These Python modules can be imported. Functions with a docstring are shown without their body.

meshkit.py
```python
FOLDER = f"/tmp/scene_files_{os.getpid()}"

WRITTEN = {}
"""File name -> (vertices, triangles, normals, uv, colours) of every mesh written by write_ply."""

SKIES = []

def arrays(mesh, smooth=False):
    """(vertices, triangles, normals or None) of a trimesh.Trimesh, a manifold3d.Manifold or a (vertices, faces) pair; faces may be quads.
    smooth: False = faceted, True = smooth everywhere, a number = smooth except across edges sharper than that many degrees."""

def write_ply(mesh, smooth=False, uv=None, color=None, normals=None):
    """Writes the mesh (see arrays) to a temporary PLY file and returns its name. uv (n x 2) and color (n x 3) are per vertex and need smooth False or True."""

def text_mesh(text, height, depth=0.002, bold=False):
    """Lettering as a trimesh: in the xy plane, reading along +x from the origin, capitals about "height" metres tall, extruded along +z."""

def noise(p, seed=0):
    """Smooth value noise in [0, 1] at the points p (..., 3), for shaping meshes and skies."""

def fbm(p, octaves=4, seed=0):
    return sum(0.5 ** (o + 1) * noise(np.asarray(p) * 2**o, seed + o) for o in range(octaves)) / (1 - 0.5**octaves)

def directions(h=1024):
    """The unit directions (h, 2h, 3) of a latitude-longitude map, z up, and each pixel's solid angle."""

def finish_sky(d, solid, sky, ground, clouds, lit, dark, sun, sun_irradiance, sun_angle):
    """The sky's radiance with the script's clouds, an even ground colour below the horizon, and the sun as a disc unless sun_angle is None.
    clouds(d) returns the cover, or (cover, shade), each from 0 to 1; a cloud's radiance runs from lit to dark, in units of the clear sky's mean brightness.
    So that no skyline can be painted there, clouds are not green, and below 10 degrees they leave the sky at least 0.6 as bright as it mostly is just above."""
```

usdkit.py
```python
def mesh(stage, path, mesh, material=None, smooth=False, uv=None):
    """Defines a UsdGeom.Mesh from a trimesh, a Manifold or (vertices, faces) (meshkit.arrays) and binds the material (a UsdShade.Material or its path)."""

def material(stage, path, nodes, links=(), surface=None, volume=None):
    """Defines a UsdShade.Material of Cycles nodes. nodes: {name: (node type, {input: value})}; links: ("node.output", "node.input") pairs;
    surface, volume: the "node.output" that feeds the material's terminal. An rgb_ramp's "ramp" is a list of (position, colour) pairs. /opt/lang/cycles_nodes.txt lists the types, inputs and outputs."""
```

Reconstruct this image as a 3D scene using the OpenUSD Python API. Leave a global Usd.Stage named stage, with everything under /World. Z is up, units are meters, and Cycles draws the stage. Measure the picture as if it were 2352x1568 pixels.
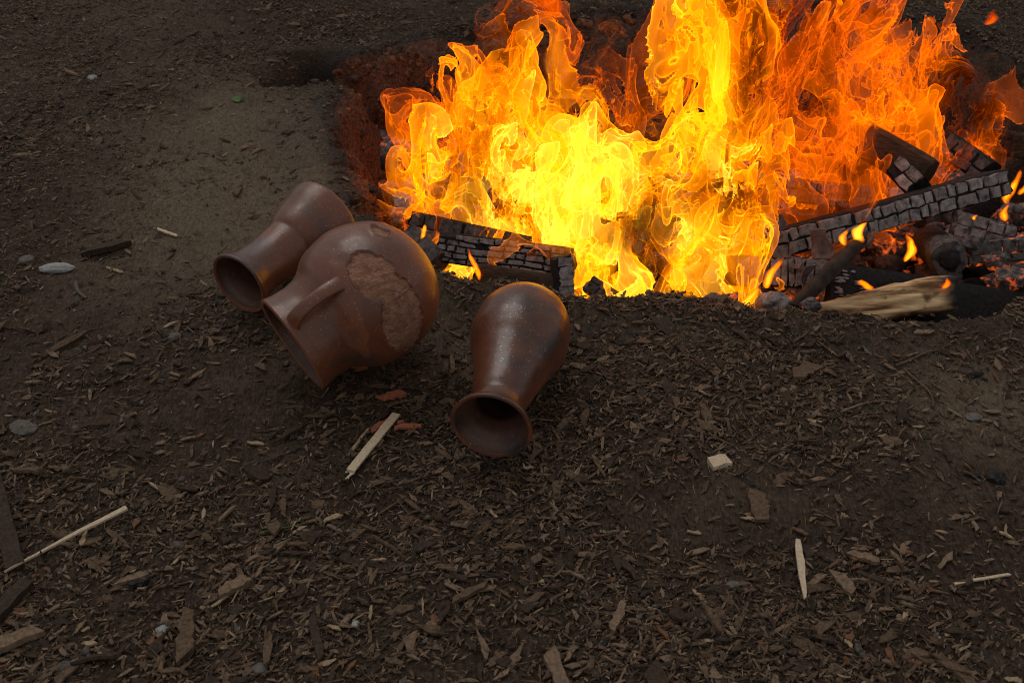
import math, numpy as np, trimesh, usdkit, meshkit
from scipy import ndimage
from pxr import Usd, UsdGeom, UsdLux, UsdShade, Sdf, Gf, Vt

stage = Usd.Stage.CreateInMemory()
UsdGeom.Xform.Define(stage, '/World'); UsdGeom.Scope.Define(stage, '/World/Looks')
PI = math.pi
# ------------------------------------------------------------------ camera, sky, sun, exposure
H, PITCH, FOC = 1.35, 36.0, 40.0
cam = UsdGeom.Camera.Define(stage, '/World/camera')
cam.CreateHorizontalApertureAttr(36.0); cam.CreateFocalLengthAttr(FOC)
cam.CreateFStopAttr(7.1); cam.CreateFocusDistanceAttr(2.25)
cam.CreateExposureAttr(0.0)
cam.AddTranslateOp().Set(Gf.Vec3d(0, 0, H)); cam.AddRotateXOp().Set(90 - PITCH)
SUN_EL, SUN_AZ = math.radians(58), math.radians(-25)      # azimuth = atan2(x, y) towards the sun
sky = UsdLux.DomeLight.Define(stage, '/World/sky')
sky_m = usdkit.material(stage, '/World/Looks/sky', {
    's': ('sky_texture', {'sky_type': 'single_scattering', 'sun_disc': False, 'sun_elevation': SUN_EL, 'sun_rotation': SUN_AZ}),
    'tc': ('texture_coordinate', {}),
    'n': ('noise_texture', {'scale': 2.2, 'detail': 5.0}),
    'c': ('rgb_ramp', {'ramp': [(0.25, (5.4, 5.1, 4.9)), (0.75, (9.2, 8.8, 8.3))]}),
    'm': ('mix', {'fac': 0.92}),
    'b': ('background_shader', {'strength': 0.062})},
    [('tc.generated', 'n.vector'), ('n.fac', 'c.fac'), ('s.color', 'm.color1'), ('c.color', 'm.color2'), ('m.color', 'b.color')], surface='b.background')
UsdShade.MaterialBindingAPI.Apply(sky.GetPrim()).Bind(sky_m)
sky.GetPrim().SetCustomDataByKey('kind', 'structure')
sun = UsdLux.DistantLight.Define(stage, '/World/sun')
sun.CreateNormalizeAttr(True); sun.CreateIntensityAttr(0.22); sun.CreateAngleAttr(35.0); sun.CreateColorAttr(Gf.Vec3f(1, .96, .90))
_d = np.array([math.cos(SUN_EL) * math.sin(SUN_AZ), math.cos(SUN_EL) * math.cos(SUN_AZ), math.sin(SUN_EL)])
sun.AddTransformOp().Set(Gf.Matrix4d().SetRotate(Gf.Rotation(Gf.Vec3d(0, 0, 1), Gf.Vec3d(*_d))))

# ------------------------------------------------------------------ helpers
C, S = math.cos(math.radians(PITCH)), math.sin(math.radians(PITCH)); F = 2352 * FOC / 36
EYE = np.array([0, 0, H])
def ray(px, py):
    u, v = (px - 1176) / F, (784 - py) / F
    return np.array([u, C + v * S, -S + v * C])
def aty(px, py, y):
    d = ray(px, py); return EYE + d * (y / d[1])
def atz(px, py, z=0.0):
    d = ray(px, py); return EYE + d * ((z - H) / d[2])
def proj(p):
    p = np.asarray(p, float) - EYE; dep = p[..., 1] * C - p[..., 2] * S; up = p[..., 1] * S + p[..., 2] * C
    return np.stack([1176 + F * p[..., 0] / dep, 784 - F * up / dep], -1)
def metre(px, p):                                            # px pixels at the distance of the point p
    q = np.asarray(p) - EYE; return px * (q[1] * C - q[2] * S) / F
def unit(v): v = np.asarray(v, float); return v / np.linalg.norm(v)
def sm(a, b, x): t = np.clip((x - a) / (b - a), 0, 1); return t * t * (3 - 2 * t)

used = {}
def numbered(path):
    k = used.get(path, 0); used[path] = k + 1
    return path if k == 0 else f'{path}_{k:03d}'
def tag(p, label=None, cat=None, group=None, kind=None):
    p = p.GetPrim() if hasattr(p, 'GetPrim') else p
    for k, v in (('label', label), ('category', cat), ('group', group), ('kind', kind)):
        if v: p.SetCustomDataByKey(k, v)
    return p
def obj(name, mesh, mat, parent=None, smooth=False, tint=None, normals=None):
    """ONE mesh under parent (an Xform with the attribute base) or under /World; vertices are given in world metres"""
    base = np.zeros(3); root = '/World'
    if parent is not None: root, base = str(parent.GetPath()), np.array(BASE[str(parent.GetPath())])
    if isinstance(mesh, (tuple, list)): v, f = mesh
    else: v, f = mesh.vertices, mesh.faces
    path = numbered(f'{root}/{name}')
    v = np.asarray(v, float)
    o = v.mean(0) if parent is None and len(v) < 2000 else base   # a single-mesh thing gets its own origin
    m = usdkit.mesh(stage, path, (v - o, f), mat, smooth=smooth)
    if parent is None and len(v) < 2000: m.AddTranslateOp().Set(Gf.Vec3d(*map(float, o)))
    BASE[path] = o
    if normals is not None:
        m.CreateNormalsAttr(Vt.Vec3fArray.FromNumpy(np.asarray(normals, np.float32))); m.SetNormalsInterpolation('vertex')
    if tint is not None:
        UsdGeom.PrimvarsAPI(m).CreatePrimvar('tint', Sdf.ValueTypeNames.Color3fArray, 'vertex').Set(Vt.Vec3fArray.FromNumpy(np.asarray(tint, np.float32)))
    return m.GetPrim()
BASE = {}
def thing(name, base, label, cat, group=None):
    path = numbered('/World/' + name)
    x = UsdGeom.Xform.Define(stage, path); x.AddTranslateOp().Set(Gf.Vec3d(*map(float, base))); BASE[path] = np.array(base, float)
    return tag(x, label, cat, group)

# ------------------------------------------------------------------ materials
def mat(name, nodes, links, surface='p.BSDF'): return usdkit.material(stage, '/World/Looks/' + name, nodes, links, surface=surface)
def plain(name, c1, c2, scale=30, rough=.8, bump=.3, stretch=(1, 1, 1), dist=.004, spec=.12, detail=6.):
    return mat(name, {'g': ('geometry', {}), 'mp': ('mapping', {'scale': stretch}),
        'n': ('noise_texture', {'scale': scale, 'detail': detail, 'roughness': .65}),
        'r': ('rgb_ramp', {'ramp': [(.3, c1), (.7, c2)]}),
        'b': ('bump', {'strength': bump, 'distance': dist}),
        'p': ('principled_bsdf', {'roughness': rough, 'specular_ior_level': spec})},
        [('g.position', 'mp.vector'), ('mp.vector', 'n.vector'), ('n.fac', 'r.fac'), ('r.color', 'p.base_color'), ('n.fac', 'b.height'), ('b.normal', 'p.normal')])

# ground: tint.r = bare trodden dirt, tint.g = burnt red clay, tint.b = soot, ash and painted shade in the hollow
ground_m = mat('soil', {'g': ('geometry', {}), 'at': ('attribute', {'attribute': 'tint'}), 'sp': ('separate_color', {}),
    'n1': ('noise_texture', {'scale': 90., 'detail': 8., 'roughness': .75}), 'n2': ('noise_texture', {'scale': 9., 'detail': 5.}),
    'mp': ('mapping', {'scale': (260., 60., 200.), 'rotation': (0, 0, .6)}), 'n3': ('noise_texture', {'scale': 1., 'detail': 4., 'roughness': .6}),
    'dark': ('rgb_ramp', {'ramp': [(.32, (.010, .0068, .005)), (.5, (.038, .026, .0185)), (.70, (.095, .068, .048))]}),
    'dirt': ('rgb_ramp', {'ramp': [(.30, (.036, .026, .018)), (.5, (.108, .084, .060)), (.72, (.19, .154, .114))]}),
    'clay': ('rgb_ramp', {'ramp': [(.40, (.032, .014, .009)), (.64, (.22, .095, .054))]}),
    'soot_shade': ('rgb_ramp', {'ramp': [(.35, (.008, .007, .007)), (.75, (.05, .045, .044))]}),
    'mixn': ('math', {'math_type': 'multiply_add', 'value2': .55}), 'half': ('math', {'math_type': 'multiply', 'value2': .45}),
    'jit': ('math', {'math_type': 'multiply_add', 'value2': .9}), 'jo': ('math', {'math_type': 'subtract', 'value2': .45}), 'dc': ('clamp', {}),
    'm1': ('mix', {}), 'm2': ('mix', {}), 'm3': ('mix', {}),
    'vo': ('voronoi_texture', {'scale': 420.}), 'gt': ('math', {'math_type': 'less_than', 'value2': .06}), 'gl': ('mix', {'color2': (.28, .25, .22)}), 'gf': ('math', {'math_type': 'multiply', 'value2': .5}),
    'b': ('bump', {'strength': 1., 'distance': .011}),
    'p': ('principled_bsdf', {'roughness': .9, 'specular_ior_level': .08})},
    [('g.position', 'n1.vector'), ('g.position', 'n2.vector'), ('g.position', 'mp.vector'), ('mp.vector', 'n3.vector'), ('at.color', 'sp.color'),
     ('n3.fac', 'half.value1'), ('n1.fac', 'mixn.value1'), ('half.value', 'mixn.value3'),
     ('mixn.value', 'dark.fac'), ('mixn.value', 'dirt.fac'), ('mixn.value', 'clay.fac'), ('mixn.value', 'soot_shade.fac'),
     ('n2.fac', 'jit.value1'), ('sp.r', 'jit.value3'), ('jit.value', 'jo.value1'), ('jo.value', 'dc.value'),
     ('dc.result', 'm1.fac'), ('dark.color', 'm1.color1'), ('dirt.color', 'm1.color2'), ('sp.g', 'm2.fac'), ('m1.color', 'm2.color1'), ('clay.color', 'm2.color2'),
     ('sp.b', 'm3.fac'), ('m2.color', 'm3.color1'), ('soot_shade.color', 'm3.color2'),
     ('g.position', 'vo.vector'), ('vo.distance', 'gt.value1'), ('gt.value', 'gf.value1'), ('gf.value', 'gl.fac'), ('m3.color', 'gl.color1'),
     ('gl.color', 'p.base_color'), ('mixn.value', 'b.height'), ('b.normal', 'p.normal')])

CHIP = [plain('chip_dark', (.016, .011, .008), (.055, .037, .026), 160, .75, .5),
        plain('chip_brown', (.04, .026, .017), (.125, .082, .052), 160, .75, .5),
        plain('chip_mid', (.075, .051, .034), (.20, .14, .092), 160, .75, .5),
        plain('chip_tan', (.16, .112, .068), (.33, .245, .155), 170, .7, .4),
        plain('chip_red', (.075, .036, .02), (.15, .072, .04), 150, .75, .4),
        plain('chip_grey', (.05, .044, .039), (.115, .103, .092), 150, .8, .4)]
pale_m = plain('pale_wood', (.30, .235, .16), (.52, .43, .31), 220, .7, .4, (1, 1, 1))
stone_m = plain('grey_stone', (.06, .056, .051), (.135, .127, .117), 110, .8, .5)
white_stone_m = plain('white_stone', (.16, .165, .165), (.30, .31, .31), 110, .75, .5)
coal_m = plain('charcoal', (.006, .006, .006), (.028, .027, .027), 140, .55, .6)
leaf_m = plain('green_leaf', (.03, .06, .015), (.06, .13, .03), 120, .5, .2)
shard_m = plain('fired_clay', (.16, .05, .03), (.30, .105, .06), 150, .75, .4)

def pottery(name, base, dark, gloss, soot_shade, soot_at, rough_patch=False):
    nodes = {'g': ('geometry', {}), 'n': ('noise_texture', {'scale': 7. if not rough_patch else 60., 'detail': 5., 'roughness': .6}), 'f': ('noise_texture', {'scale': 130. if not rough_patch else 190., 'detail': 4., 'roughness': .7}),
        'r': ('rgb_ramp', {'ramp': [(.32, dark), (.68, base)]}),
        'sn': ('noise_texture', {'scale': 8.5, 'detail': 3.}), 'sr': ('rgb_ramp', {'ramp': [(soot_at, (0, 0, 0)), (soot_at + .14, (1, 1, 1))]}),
        'ms': ('mix', {'color2': soot_shade}),
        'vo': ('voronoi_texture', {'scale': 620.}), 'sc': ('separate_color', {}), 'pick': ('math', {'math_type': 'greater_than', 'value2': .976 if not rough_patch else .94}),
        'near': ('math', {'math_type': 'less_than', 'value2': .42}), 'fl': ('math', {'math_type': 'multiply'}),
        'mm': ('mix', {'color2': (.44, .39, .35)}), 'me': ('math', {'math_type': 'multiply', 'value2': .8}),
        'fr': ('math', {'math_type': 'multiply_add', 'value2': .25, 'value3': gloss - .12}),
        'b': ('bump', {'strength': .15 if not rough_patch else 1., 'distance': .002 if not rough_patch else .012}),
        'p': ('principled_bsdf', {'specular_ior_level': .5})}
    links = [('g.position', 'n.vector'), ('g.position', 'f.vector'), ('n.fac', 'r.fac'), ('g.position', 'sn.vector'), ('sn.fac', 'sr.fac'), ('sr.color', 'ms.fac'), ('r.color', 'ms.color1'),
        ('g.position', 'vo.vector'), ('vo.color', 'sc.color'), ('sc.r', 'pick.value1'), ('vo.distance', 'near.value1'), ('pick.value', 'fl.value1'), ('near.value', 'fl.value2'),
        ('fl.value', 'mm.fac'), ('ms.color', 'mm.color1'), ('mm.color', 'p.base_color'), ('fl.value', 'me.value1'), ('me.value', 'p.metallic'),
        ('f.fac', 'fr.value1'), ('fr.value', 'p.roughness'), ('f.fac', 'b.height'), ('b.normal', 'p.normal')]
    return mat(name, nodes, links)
jug_m = pottery('terracotta', (.150, .047, .020), (.072, .024, .013), .36, (.05, .024, .018), .56)
jug2_m = pottery('terracotta_plum', (.132, .044, .022), (.070, .025, .015), .36, (.06, .032, .028), .56)
vase_m = pottery('smoked_clay', (.105, .034, .017), (.042, .016, .010), .31, (.016, .013, .013), .50)
inside_shade_m = pottery('pot_inside_shade', (.085, .034, .020), (.04, .018, .012), .5, (.014, .011, .010), .5)  # inner walls darkened in colour to stand for shade in the mouths
spall_m = pottery('broken_clay', (.42, .20, .115), (.21, .09, .052), .6, (.10, .05, .03), .62, True)

char_m = plain('char', (.004, .004, .004), (.022, .020, .020), 120, .7, .7)
ash_m = mat('ash_crust', {'g': ('geometry', {}), 'n': ('noise_texture', {'scale': 55., 'detail': 6., 'roughness': .7}), 'oi': ('object_info', {}),
    'r': ('rgb_ramp', {'ramp': [(.32, (.022, .019, .019)), (.47, (.15, .13, .128)), (.7, (.30, .262, .257))]}),
    'b': ('bump', {'strength': .5, 'distance': .003}), 'p': ('principled_bsdf', {'roughness': .85, 'specular_ior_level': .2})},
    [('g.position', 'n.vector'), ('n.fac', 'r.fac'), ('r.color', 'p.base_color'), ('n.fac', 'b.height'), ('b.normal', 'p.normal')])
ash_pale_m = plain('pale_ash', (.06, .05, .05), (.36, .32, .31), 70, .9, .5)
ash_dark_m = plain('grey_char', (.012, .011, .011), (.13, .115, .112), 60, .8, .6)
brown_m = plain('scorched_wood', (.018, .010, .007), (.085, .046, .026), 40, .7, .4, (1, 1, 5))
flake_m = plain('curled_char', (.06, .042, .042), (.17, .125, .125), 50, .7, .3)
log_pale_m = mat('split_wood', {'g': ('geometry', {}), 'mp': ('mapping', {'rotation': (0, 0, -.12), 'scale': (5., 60., 60.)}), 'n': ('noise_texture', {'scale': 1., 'detail': 5., 'roughness': .6, 'distortion': .4}),
    'n2': ('noise_texture', {'scale': 22., 'detail': 4.}),
    'r': ('rgb_ramp', {'ramp': [(.38, (.11, .05, .02)), (.48, (.38, .23, .105)), (.62, (.62, .46, .27))]}),
    'k': ('rgb_ramp', {'ramp': [(.60, (0, 0, 0)), (.72, (1, 1, 1))]}), 'm': ('mix', {'color2': (.14, .075, .035)}),
    'at': ('attribute', {'attribute': 'tint'}), 'm2': ('mix', {'color2': (.012, .010, .009)}),
    'b': ('bump', {'strength': .6, 'distance': .004}), 'p': ('principled_bsdf', {'roughness': .7, 'specular_ior_level': .3})},
    [('g.position', 'mp.vector'), ('mp.vector', 'n.vector'), ('g.position', 'n2.vector'), ('n.fac', 'r.fac'), ('n2.fac', 'k.fac'), ('k.color', 'm.fac'), ('r.color', 'm.color1'), ('m.color', 'm2.color1'), ('at.fac', 'm2.fac'),
     ('m2.color', 'p.base_color'), ('n.fac', 'b.height'), ('b.normal', 'p.normal')])
def ember(name, strength, lo, hi, scale=38.):
    """charcoal that glows in its cracks"""
    return mat(name, {'g': ('geometry', {}), 'n': ('noise_texture', {'scale': scale, 'detail': 5., 'roughness': .65}), 'n2': ('noise_texture', {'scale': 75., 'detail': 5.}),
        'r': ('rgb_ramp', {'ramp': [(.35, (.008, .007, .007)), (.7, (.12, .10, .10))]}),
        'e': ('rgb_ramp', {'ramp': [(lo, (0, 0, 0)), (hi, (1, 1, 1))]}), 'k': ('math', {'math_type': 'multiply', 'value2': strength}),
        'b': ('bump', {'strength': .6, 'distance': .006}), 'p': ('principled_bsdf', {'roughness': .85, 'emission_color': (1., .13, .012)})},
        [('g.position', 'n.vector'), ('g.position', 'n2.vector'), ('n2.fac', 'r.fac'), ('r.color', 'p.base_color'), ('n.fac', 'e.fac'), ('e.color', 'k.value1'), ('k.value', 'p.emission_strength'), ('n2.fac', 'b.height'), ('b.normal', 'p.normal')])
ember_m = ember('embers', 1.1, .54, .74)
ember_dim_m = ember('dim_embers', .6, .60, .78)

# flame sheets: thin films of glowing gas; tint.r = heat, tint.g = thickness of the film
flame_m = mat('flame', {'a': ('attribute', {'attribute': 'tint'}), 'sp': ('separate_color', {}), 'lw': ('layer_weight', {'blend': .5}),
    'inv': ('math', {'math_type': 'subtract', 'value1': 1.045}), 'amp': ('math', {'math_type': 'multiply', 'value2': .105}), 'al': ('math', {'math_type': 'divide', 'use_clamp': True}),
    'col': ('rgb_ramp', {'ramp': [(0, (1.2, .085, .002)), (.3, (1.9, .24, .004)), (.50, (2.4, .36, .002)), (.75, (3.0, .72, .003)), (.9, (3.1, 1.02, .010)), (1, (3.2, 1.45, .09))]}),
    'em': ('emission', {'strength': 1.0}), 'tr': ('transparent_bsdf', {'color': (1, 1, 1)}), 'mix': ('mix_closure', {})},
    [('a.color', 'sp.color'), ('sp.r', 'col.fac'), ('col.color', 'em.color'), ('lw.facing', 'inv.value2'), ('sp.g', 'amp.value1'), ('amp.value', 'al.value1'), ('inv.value', 'al.value2'),
     ('al.value', 'mix.fac'), ('tr.BSDF', 'mix.closure1'), ('em.emission', 'mix.closure2')], surface='mix.closure')

# ------------------------------------------------------------------ the ground with its fire pit
RIM = [(725, 186, .18), (785, 206, .18), (758, 268, .19), (778, 345, .19), (800, 440, .17), (836, 505, .15), (902, 562, .11), (965, 605, .10), (1080, 652, .10), (1340, 690, .10), (1560, 690, .10), (1720, 708, .10),
       (1850, 726, .10), (2080, 747, .10), (2200, 745, .10), (2352, 702, .12), (2560, 640, .2), (2620, 330, .3), (2420, 200, .45), (2200, 70, .7), (1700, 25, .8), (1250, 50, .7), (1000, 95, .45), (840, 130, .35), (715, 140, .25)]
rim = np.array([atz(a, b)[:2] for a, b, _ in RIM]); rim_w = np.array([w for *_, w in RIM])
def pit_sd(x, y):
    """signed distance to the rim (positive inside) and the wall's width there"""
    best = np.full(x.shape, 9e9); wid = np.zeros(x.shape); inside = np.zeros(x.shape, bool)
    for i in range(len(rim)):
        a, b = rim[i], rim[(i + 1) % len(rim)]; d = b - a
        t = np.clip(((x - a[0]) * d[0] + (y - a[1]) * d[1]) / (d @ d), 0, 1)
        q = np.hypot(x - a[0] - t * d[0], y - a[1] - t * d[1]); m = q < best
        best = np.where(m, q, best); wid = np.where(m, rim_w[i] * (1 - t) + rim_w[(i + 1) % len(rim)] * t, wid)
        c = (a[1] > y) != (b[1] > y)
        inside ^= c & (x < (b[0] - a[0]) * (y - a[1]) / (b[1] - a[1] + 1e-12) + a[0])
    return np.where(inside, best, -best), wid
def n2(x, y, s, seed): return meshkit.fbm(np.stack([x * s, y * s, np.zeros_like(x) + seed * .37], -1), 3, seed) - .5
HOLE = atz(690, 160)[:2]
def gz(x, y, fine=True):
    x, y = np.asarray(x, float), np.asarray(y, float)
    z = .035 * n2(x, y, 1.6, 1) + .022 * n2(x, y, 6., 2)
    far = np.hypot(x, y - 2)
    sd, w = pit_sd(x, y)
    sd = sd + .07 * n2(x, y, 8, 5) * np.clip(w / .1, .6, 3) + .02 * n2(x, y, 40, 6)
    depth = .34 * sm(0, 1, sd / w) * (1 - .0 * w)
    lip = .02 * np.exp(-((sd + .05) / .06) ** 2)
    z = z * np.where(far < 6, 1, 1) + lip - depth
    hx, hy = x - HOLE[0], y - HOLE[1]
    z = z - .10 * sm(1.0, .55, np.hypot(hx / .15, hy / .12) + 1.1 * n2(x, y, 11, 7))
    if fine:
        z = z + .010 * n2(x, y, 26, 3) + .006 * n2(x, y, 75, 4)
        wall = sm(-.03, .03, sd) * sm(1.3, .6, sd / w)
        z = z + wall * (.075 * n2(x, y, 16, 8) + .035 * n2(x, y, 50, 9))
    return z
def ong(px, py, lift=0.):
    z = 0.
    for _ in range(5):
        p = atz(px, py, z); z = float(gz(p[0], p[1]))
    return np.array([p[0], p[1], z + lift])
geo = lambda a, b, n: a + (b - a) * (np.linspace(0, 1, n) ** 3)
xs = np.concatenate([-geo(1.9, 45, 22)[::-1], np.arange(-1.9, 2.0, .0085)[1:], geo(2.0, 45, 22)])
ys = np.concatenate([-geo(-.75, 40, 18)[::-1], np.arange(.75, 4.4, .0085)[1:], geo(4.4, 60, 22)])
GX, GY = np.meshgrid(xs, ys, indexing='ij')
GZ = gz(GX, GY)
sd, w = pit_sd(GX, GY)
def spot(px, py, rx, ry):
    c = atz(px, py); return np.exp(-((GX - c[0]) / rx) ** 2 - ((GY - c[1]) / ry) ** 2)
dirt = .95 * spot(620, 330, .34, .38) + .75 * spot(560, 470, .3, .25) + .5 * spot(430, 640, .35, .2) + .9 * spot(2290, 930, .22, .16) + .5 * spot(1000, 830, .12, .1) + .35 * spot(300, 190, .7, .4) + .5 * spot(120, 10, .5, .35) + .35 * spot(1500, 760, .4, .08)
dirt = np.clip(dirt + .5 * n2(GX, GY, 2.5, 11) + .04, 0, 1)
side = sm(-.01, .02, sd)
clay = side * sm(1.9, .9, GY * 0 + GX - rim[:, 0].min() + 1.0) * .9 + .5 * side
clay = np.clip(clay * (.55 + 1.2 * n2(GX, GY, 8, 12) + .3), 0, .95) * np.interp(GX - .55 * (GY - 2.6), [-.25, .1], [1, .32])
soot_shade = np.clip(sm(-.08, .0, sd) * sm(.05, .0, sd) * .6 + sm(.7, 1.0, sd / w) + .45 * sm(-.35, 0, sd) * (GY > 2.6) * (.5 + n2(GX, GY, 5, 13)) + (.15 + .6 * n2(GX, GY, 14, 15)) * sm(1.2, .5, np.hypot((GX - HOLE[0]) / .16, (GY - HOLE[1]) / .13)), 0, .92)  # final term paints shade into the hollow; the others are soot and ash
nx, ny = GX.shape; ii = np.arange(nx * ny).reshape(nx, ny)
quads = np.stack([ii[:-1, :-1], ii[1:, :-1], ii[1:, 1:], ii[:-1, 1:]], -1).reshape(-1, 4)
g = obj('ground', (np.stack([GX, GY, GZ], -1).reshape(-1, 3), quads), ground_m, smooth=True, tint=np.stack([dirt, clay, soot_shade], -1).reshape(-1, 3))
tag(g, 'dark mulch-strewn soil with a fire pit dug into it', 'ground', kind='structure')

# ------------------------------------------------------------------ shapes for small things
rng = np.random.default_rng(11)
def chip_mesh(L, W, T, r, ragged=.25, bend=.0, n=5, taper=.45, point=0.):
    """a flat split piece of wood along x: outline with ragged ends, slightly bent"""
    t = np.linspace(-.5, .5, n)
    wid = W * .5 * (1 - taper * np.abs(2 * t) ** 4) * (1 - point * (.5 - t)) * (1 + ragged * r.uniform(-1, 1, n))
    mid = r.uniform(-.6, .6, n) * W * ragged
    x = t * L; x[[0, -1]] *= 1 + ragged * .2 * r.uniform(-1, 1, 2)
    z = bend * L * (1 - (2 * t) ** 2) + r.uniform(-.15, .15, n) * T
    sk = r.uniform(-.9, .9, 2) * W * min(1, ragged * 3)
    xo = np.zeros(n); xo[0], xo[-1] = sk
    up = np.concatenate([np.stack([x + xo, mid + wid, z + T / 2], 1), np.stack([x - xo, mid - wid, z + T / 2 * r.uniform(.5, 1.2)], 1)])
    dn = up - [0, 0, T]
    v = np.concatenate([up, dn]); f = []
    for k in range(n - 1):
        a, b, c, d = k, k + 1, n + k + 1, n + k
        f += [(a, d, c, b), (2 * n + a, 2 * n + b, 2 * n + c, 2 * n + d)]
        f += [(a, b, 2 * n + b, 2 * n + a), (d, 2 * n + d, 2 * n + c, c)]
    f += [(0, 2 * n, 3 * n, n), (n - 1, 2 * n - 1, 4 * n - 1, 3 * n - 1)]
    return v, np.array(f)
def lump(r, L, W, T, sub=2, rough=.25, seed=0):
    m = trimesh.creation.icosphere(sub, 1.0); v = np.array(m.vertices)
    v *= (1 + rough * 2 * (meshkit.fbm(v * 1.7 + 10 + seed, 3, seed) - .5))[:, None]
    return v * [L / 2, W / 2, T / 2], np.array(m.faces)
def basis(n=(0, 0, 1), yaw=0.):
    n = unit(n); a = np.array([math.cos(yaw), math.sin(yaw), 0]); a = unit(a - n * (a @ n)); return np.stack([a, np.cross(n, a), n], 1)
def put(mesh, p, yaw=0., tilt=(0, 0)):
    v, f = mesh; R = basis((tilt[0], tilt[1], 1), yaw); return v @ R.T + p, f
def span(px0, px1, lift=.004):
    """two pixels on the ground -> centre, length, yaw"""
    a, b = ong(*px0), ong(*px1); d = b - a
    return (a + b) / 2 + [0, 0, lift], np.linalg.norm(d), math.atan2(d[1], d[0]), d[2] / max(1e-6, math.hypot(d[0], d[1]))
def tilt_of(yaw, slope): return (-slope * math.cos(yaw), -slope * math.sin(yaw))

# ------------------------------------------------------------------ mulch: chips past counting
protos, r = [], np.random.default_rng(3)
inst = UsdGeom.PointInstancer.Define(stage, '/World/wood_mulch')
tag(inst, 'dark shredded wood mulch covering the ground', 'mulch', kind='stuff')
UsdGeom.Scope.Define(stage, '/World/wood_mulch/kinds')
kinds = [(.024, .006, .0022, 0), (.03, .0045, .002, 0), (.018, .008, .002, 0), (.028, .007, .0025, 1), (.02, .005, .002, 1), (.016, .009, .002, 1), (.035, .005, .0025, 1), (.022, .006, .002, 2), (.015, .004, .0015, 2), (.026, .004, .0018, 2),
         (.02, .0035, .0015, 3), (.012, .004, .0015, 3), (.018, .008, .002, 4), (.016, .008, .003, 5), (.022, .011, .003, 0), (.026, .010, .003, 1), (.034, .003, .0015, 0), (.03, .0028, .0014, 1), (.026, .0024, .0013, 2), (.02, .002, .001, 3), (.04, .003, .002, 1), (.018, .007, .002, 2)]
for k, (L, W, T, c) in enumerate(kinds):
    path = numbered('/World/wood_mulch/kinds/chip')
    usdkit.mesh(stage, path, chip_mesh(L, W, T, r, .35, r.uniform(-.05, .08)), CHIP[c]); protos.append(path)
for k in range(4):
    path = numbered('/World/wood_mulch/kinds/crumb'); usdkit.mesh(stage, path, lump(r, .008, .007, .006, 1, .4, k), [CHIP[0], CHIP[0], CHIP[1], CHIP[5]][k]); protos.append(path)
weights = np.array([9, 8, 8, 9, 9, 7, 5, 6, 5, 5, 2.2, 1.8, 1.2, 1.2, 5, 4, 9, 9, 7, 2.5, 6, 5, 12, 4, 10, 3.]); weights /= weights.sum()
N = 500000
px, py = r.uniform(-1.75, 1.85, N), .85 + (r.uniform(0, 1, N) ** 1.15) * 3.4
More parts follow.
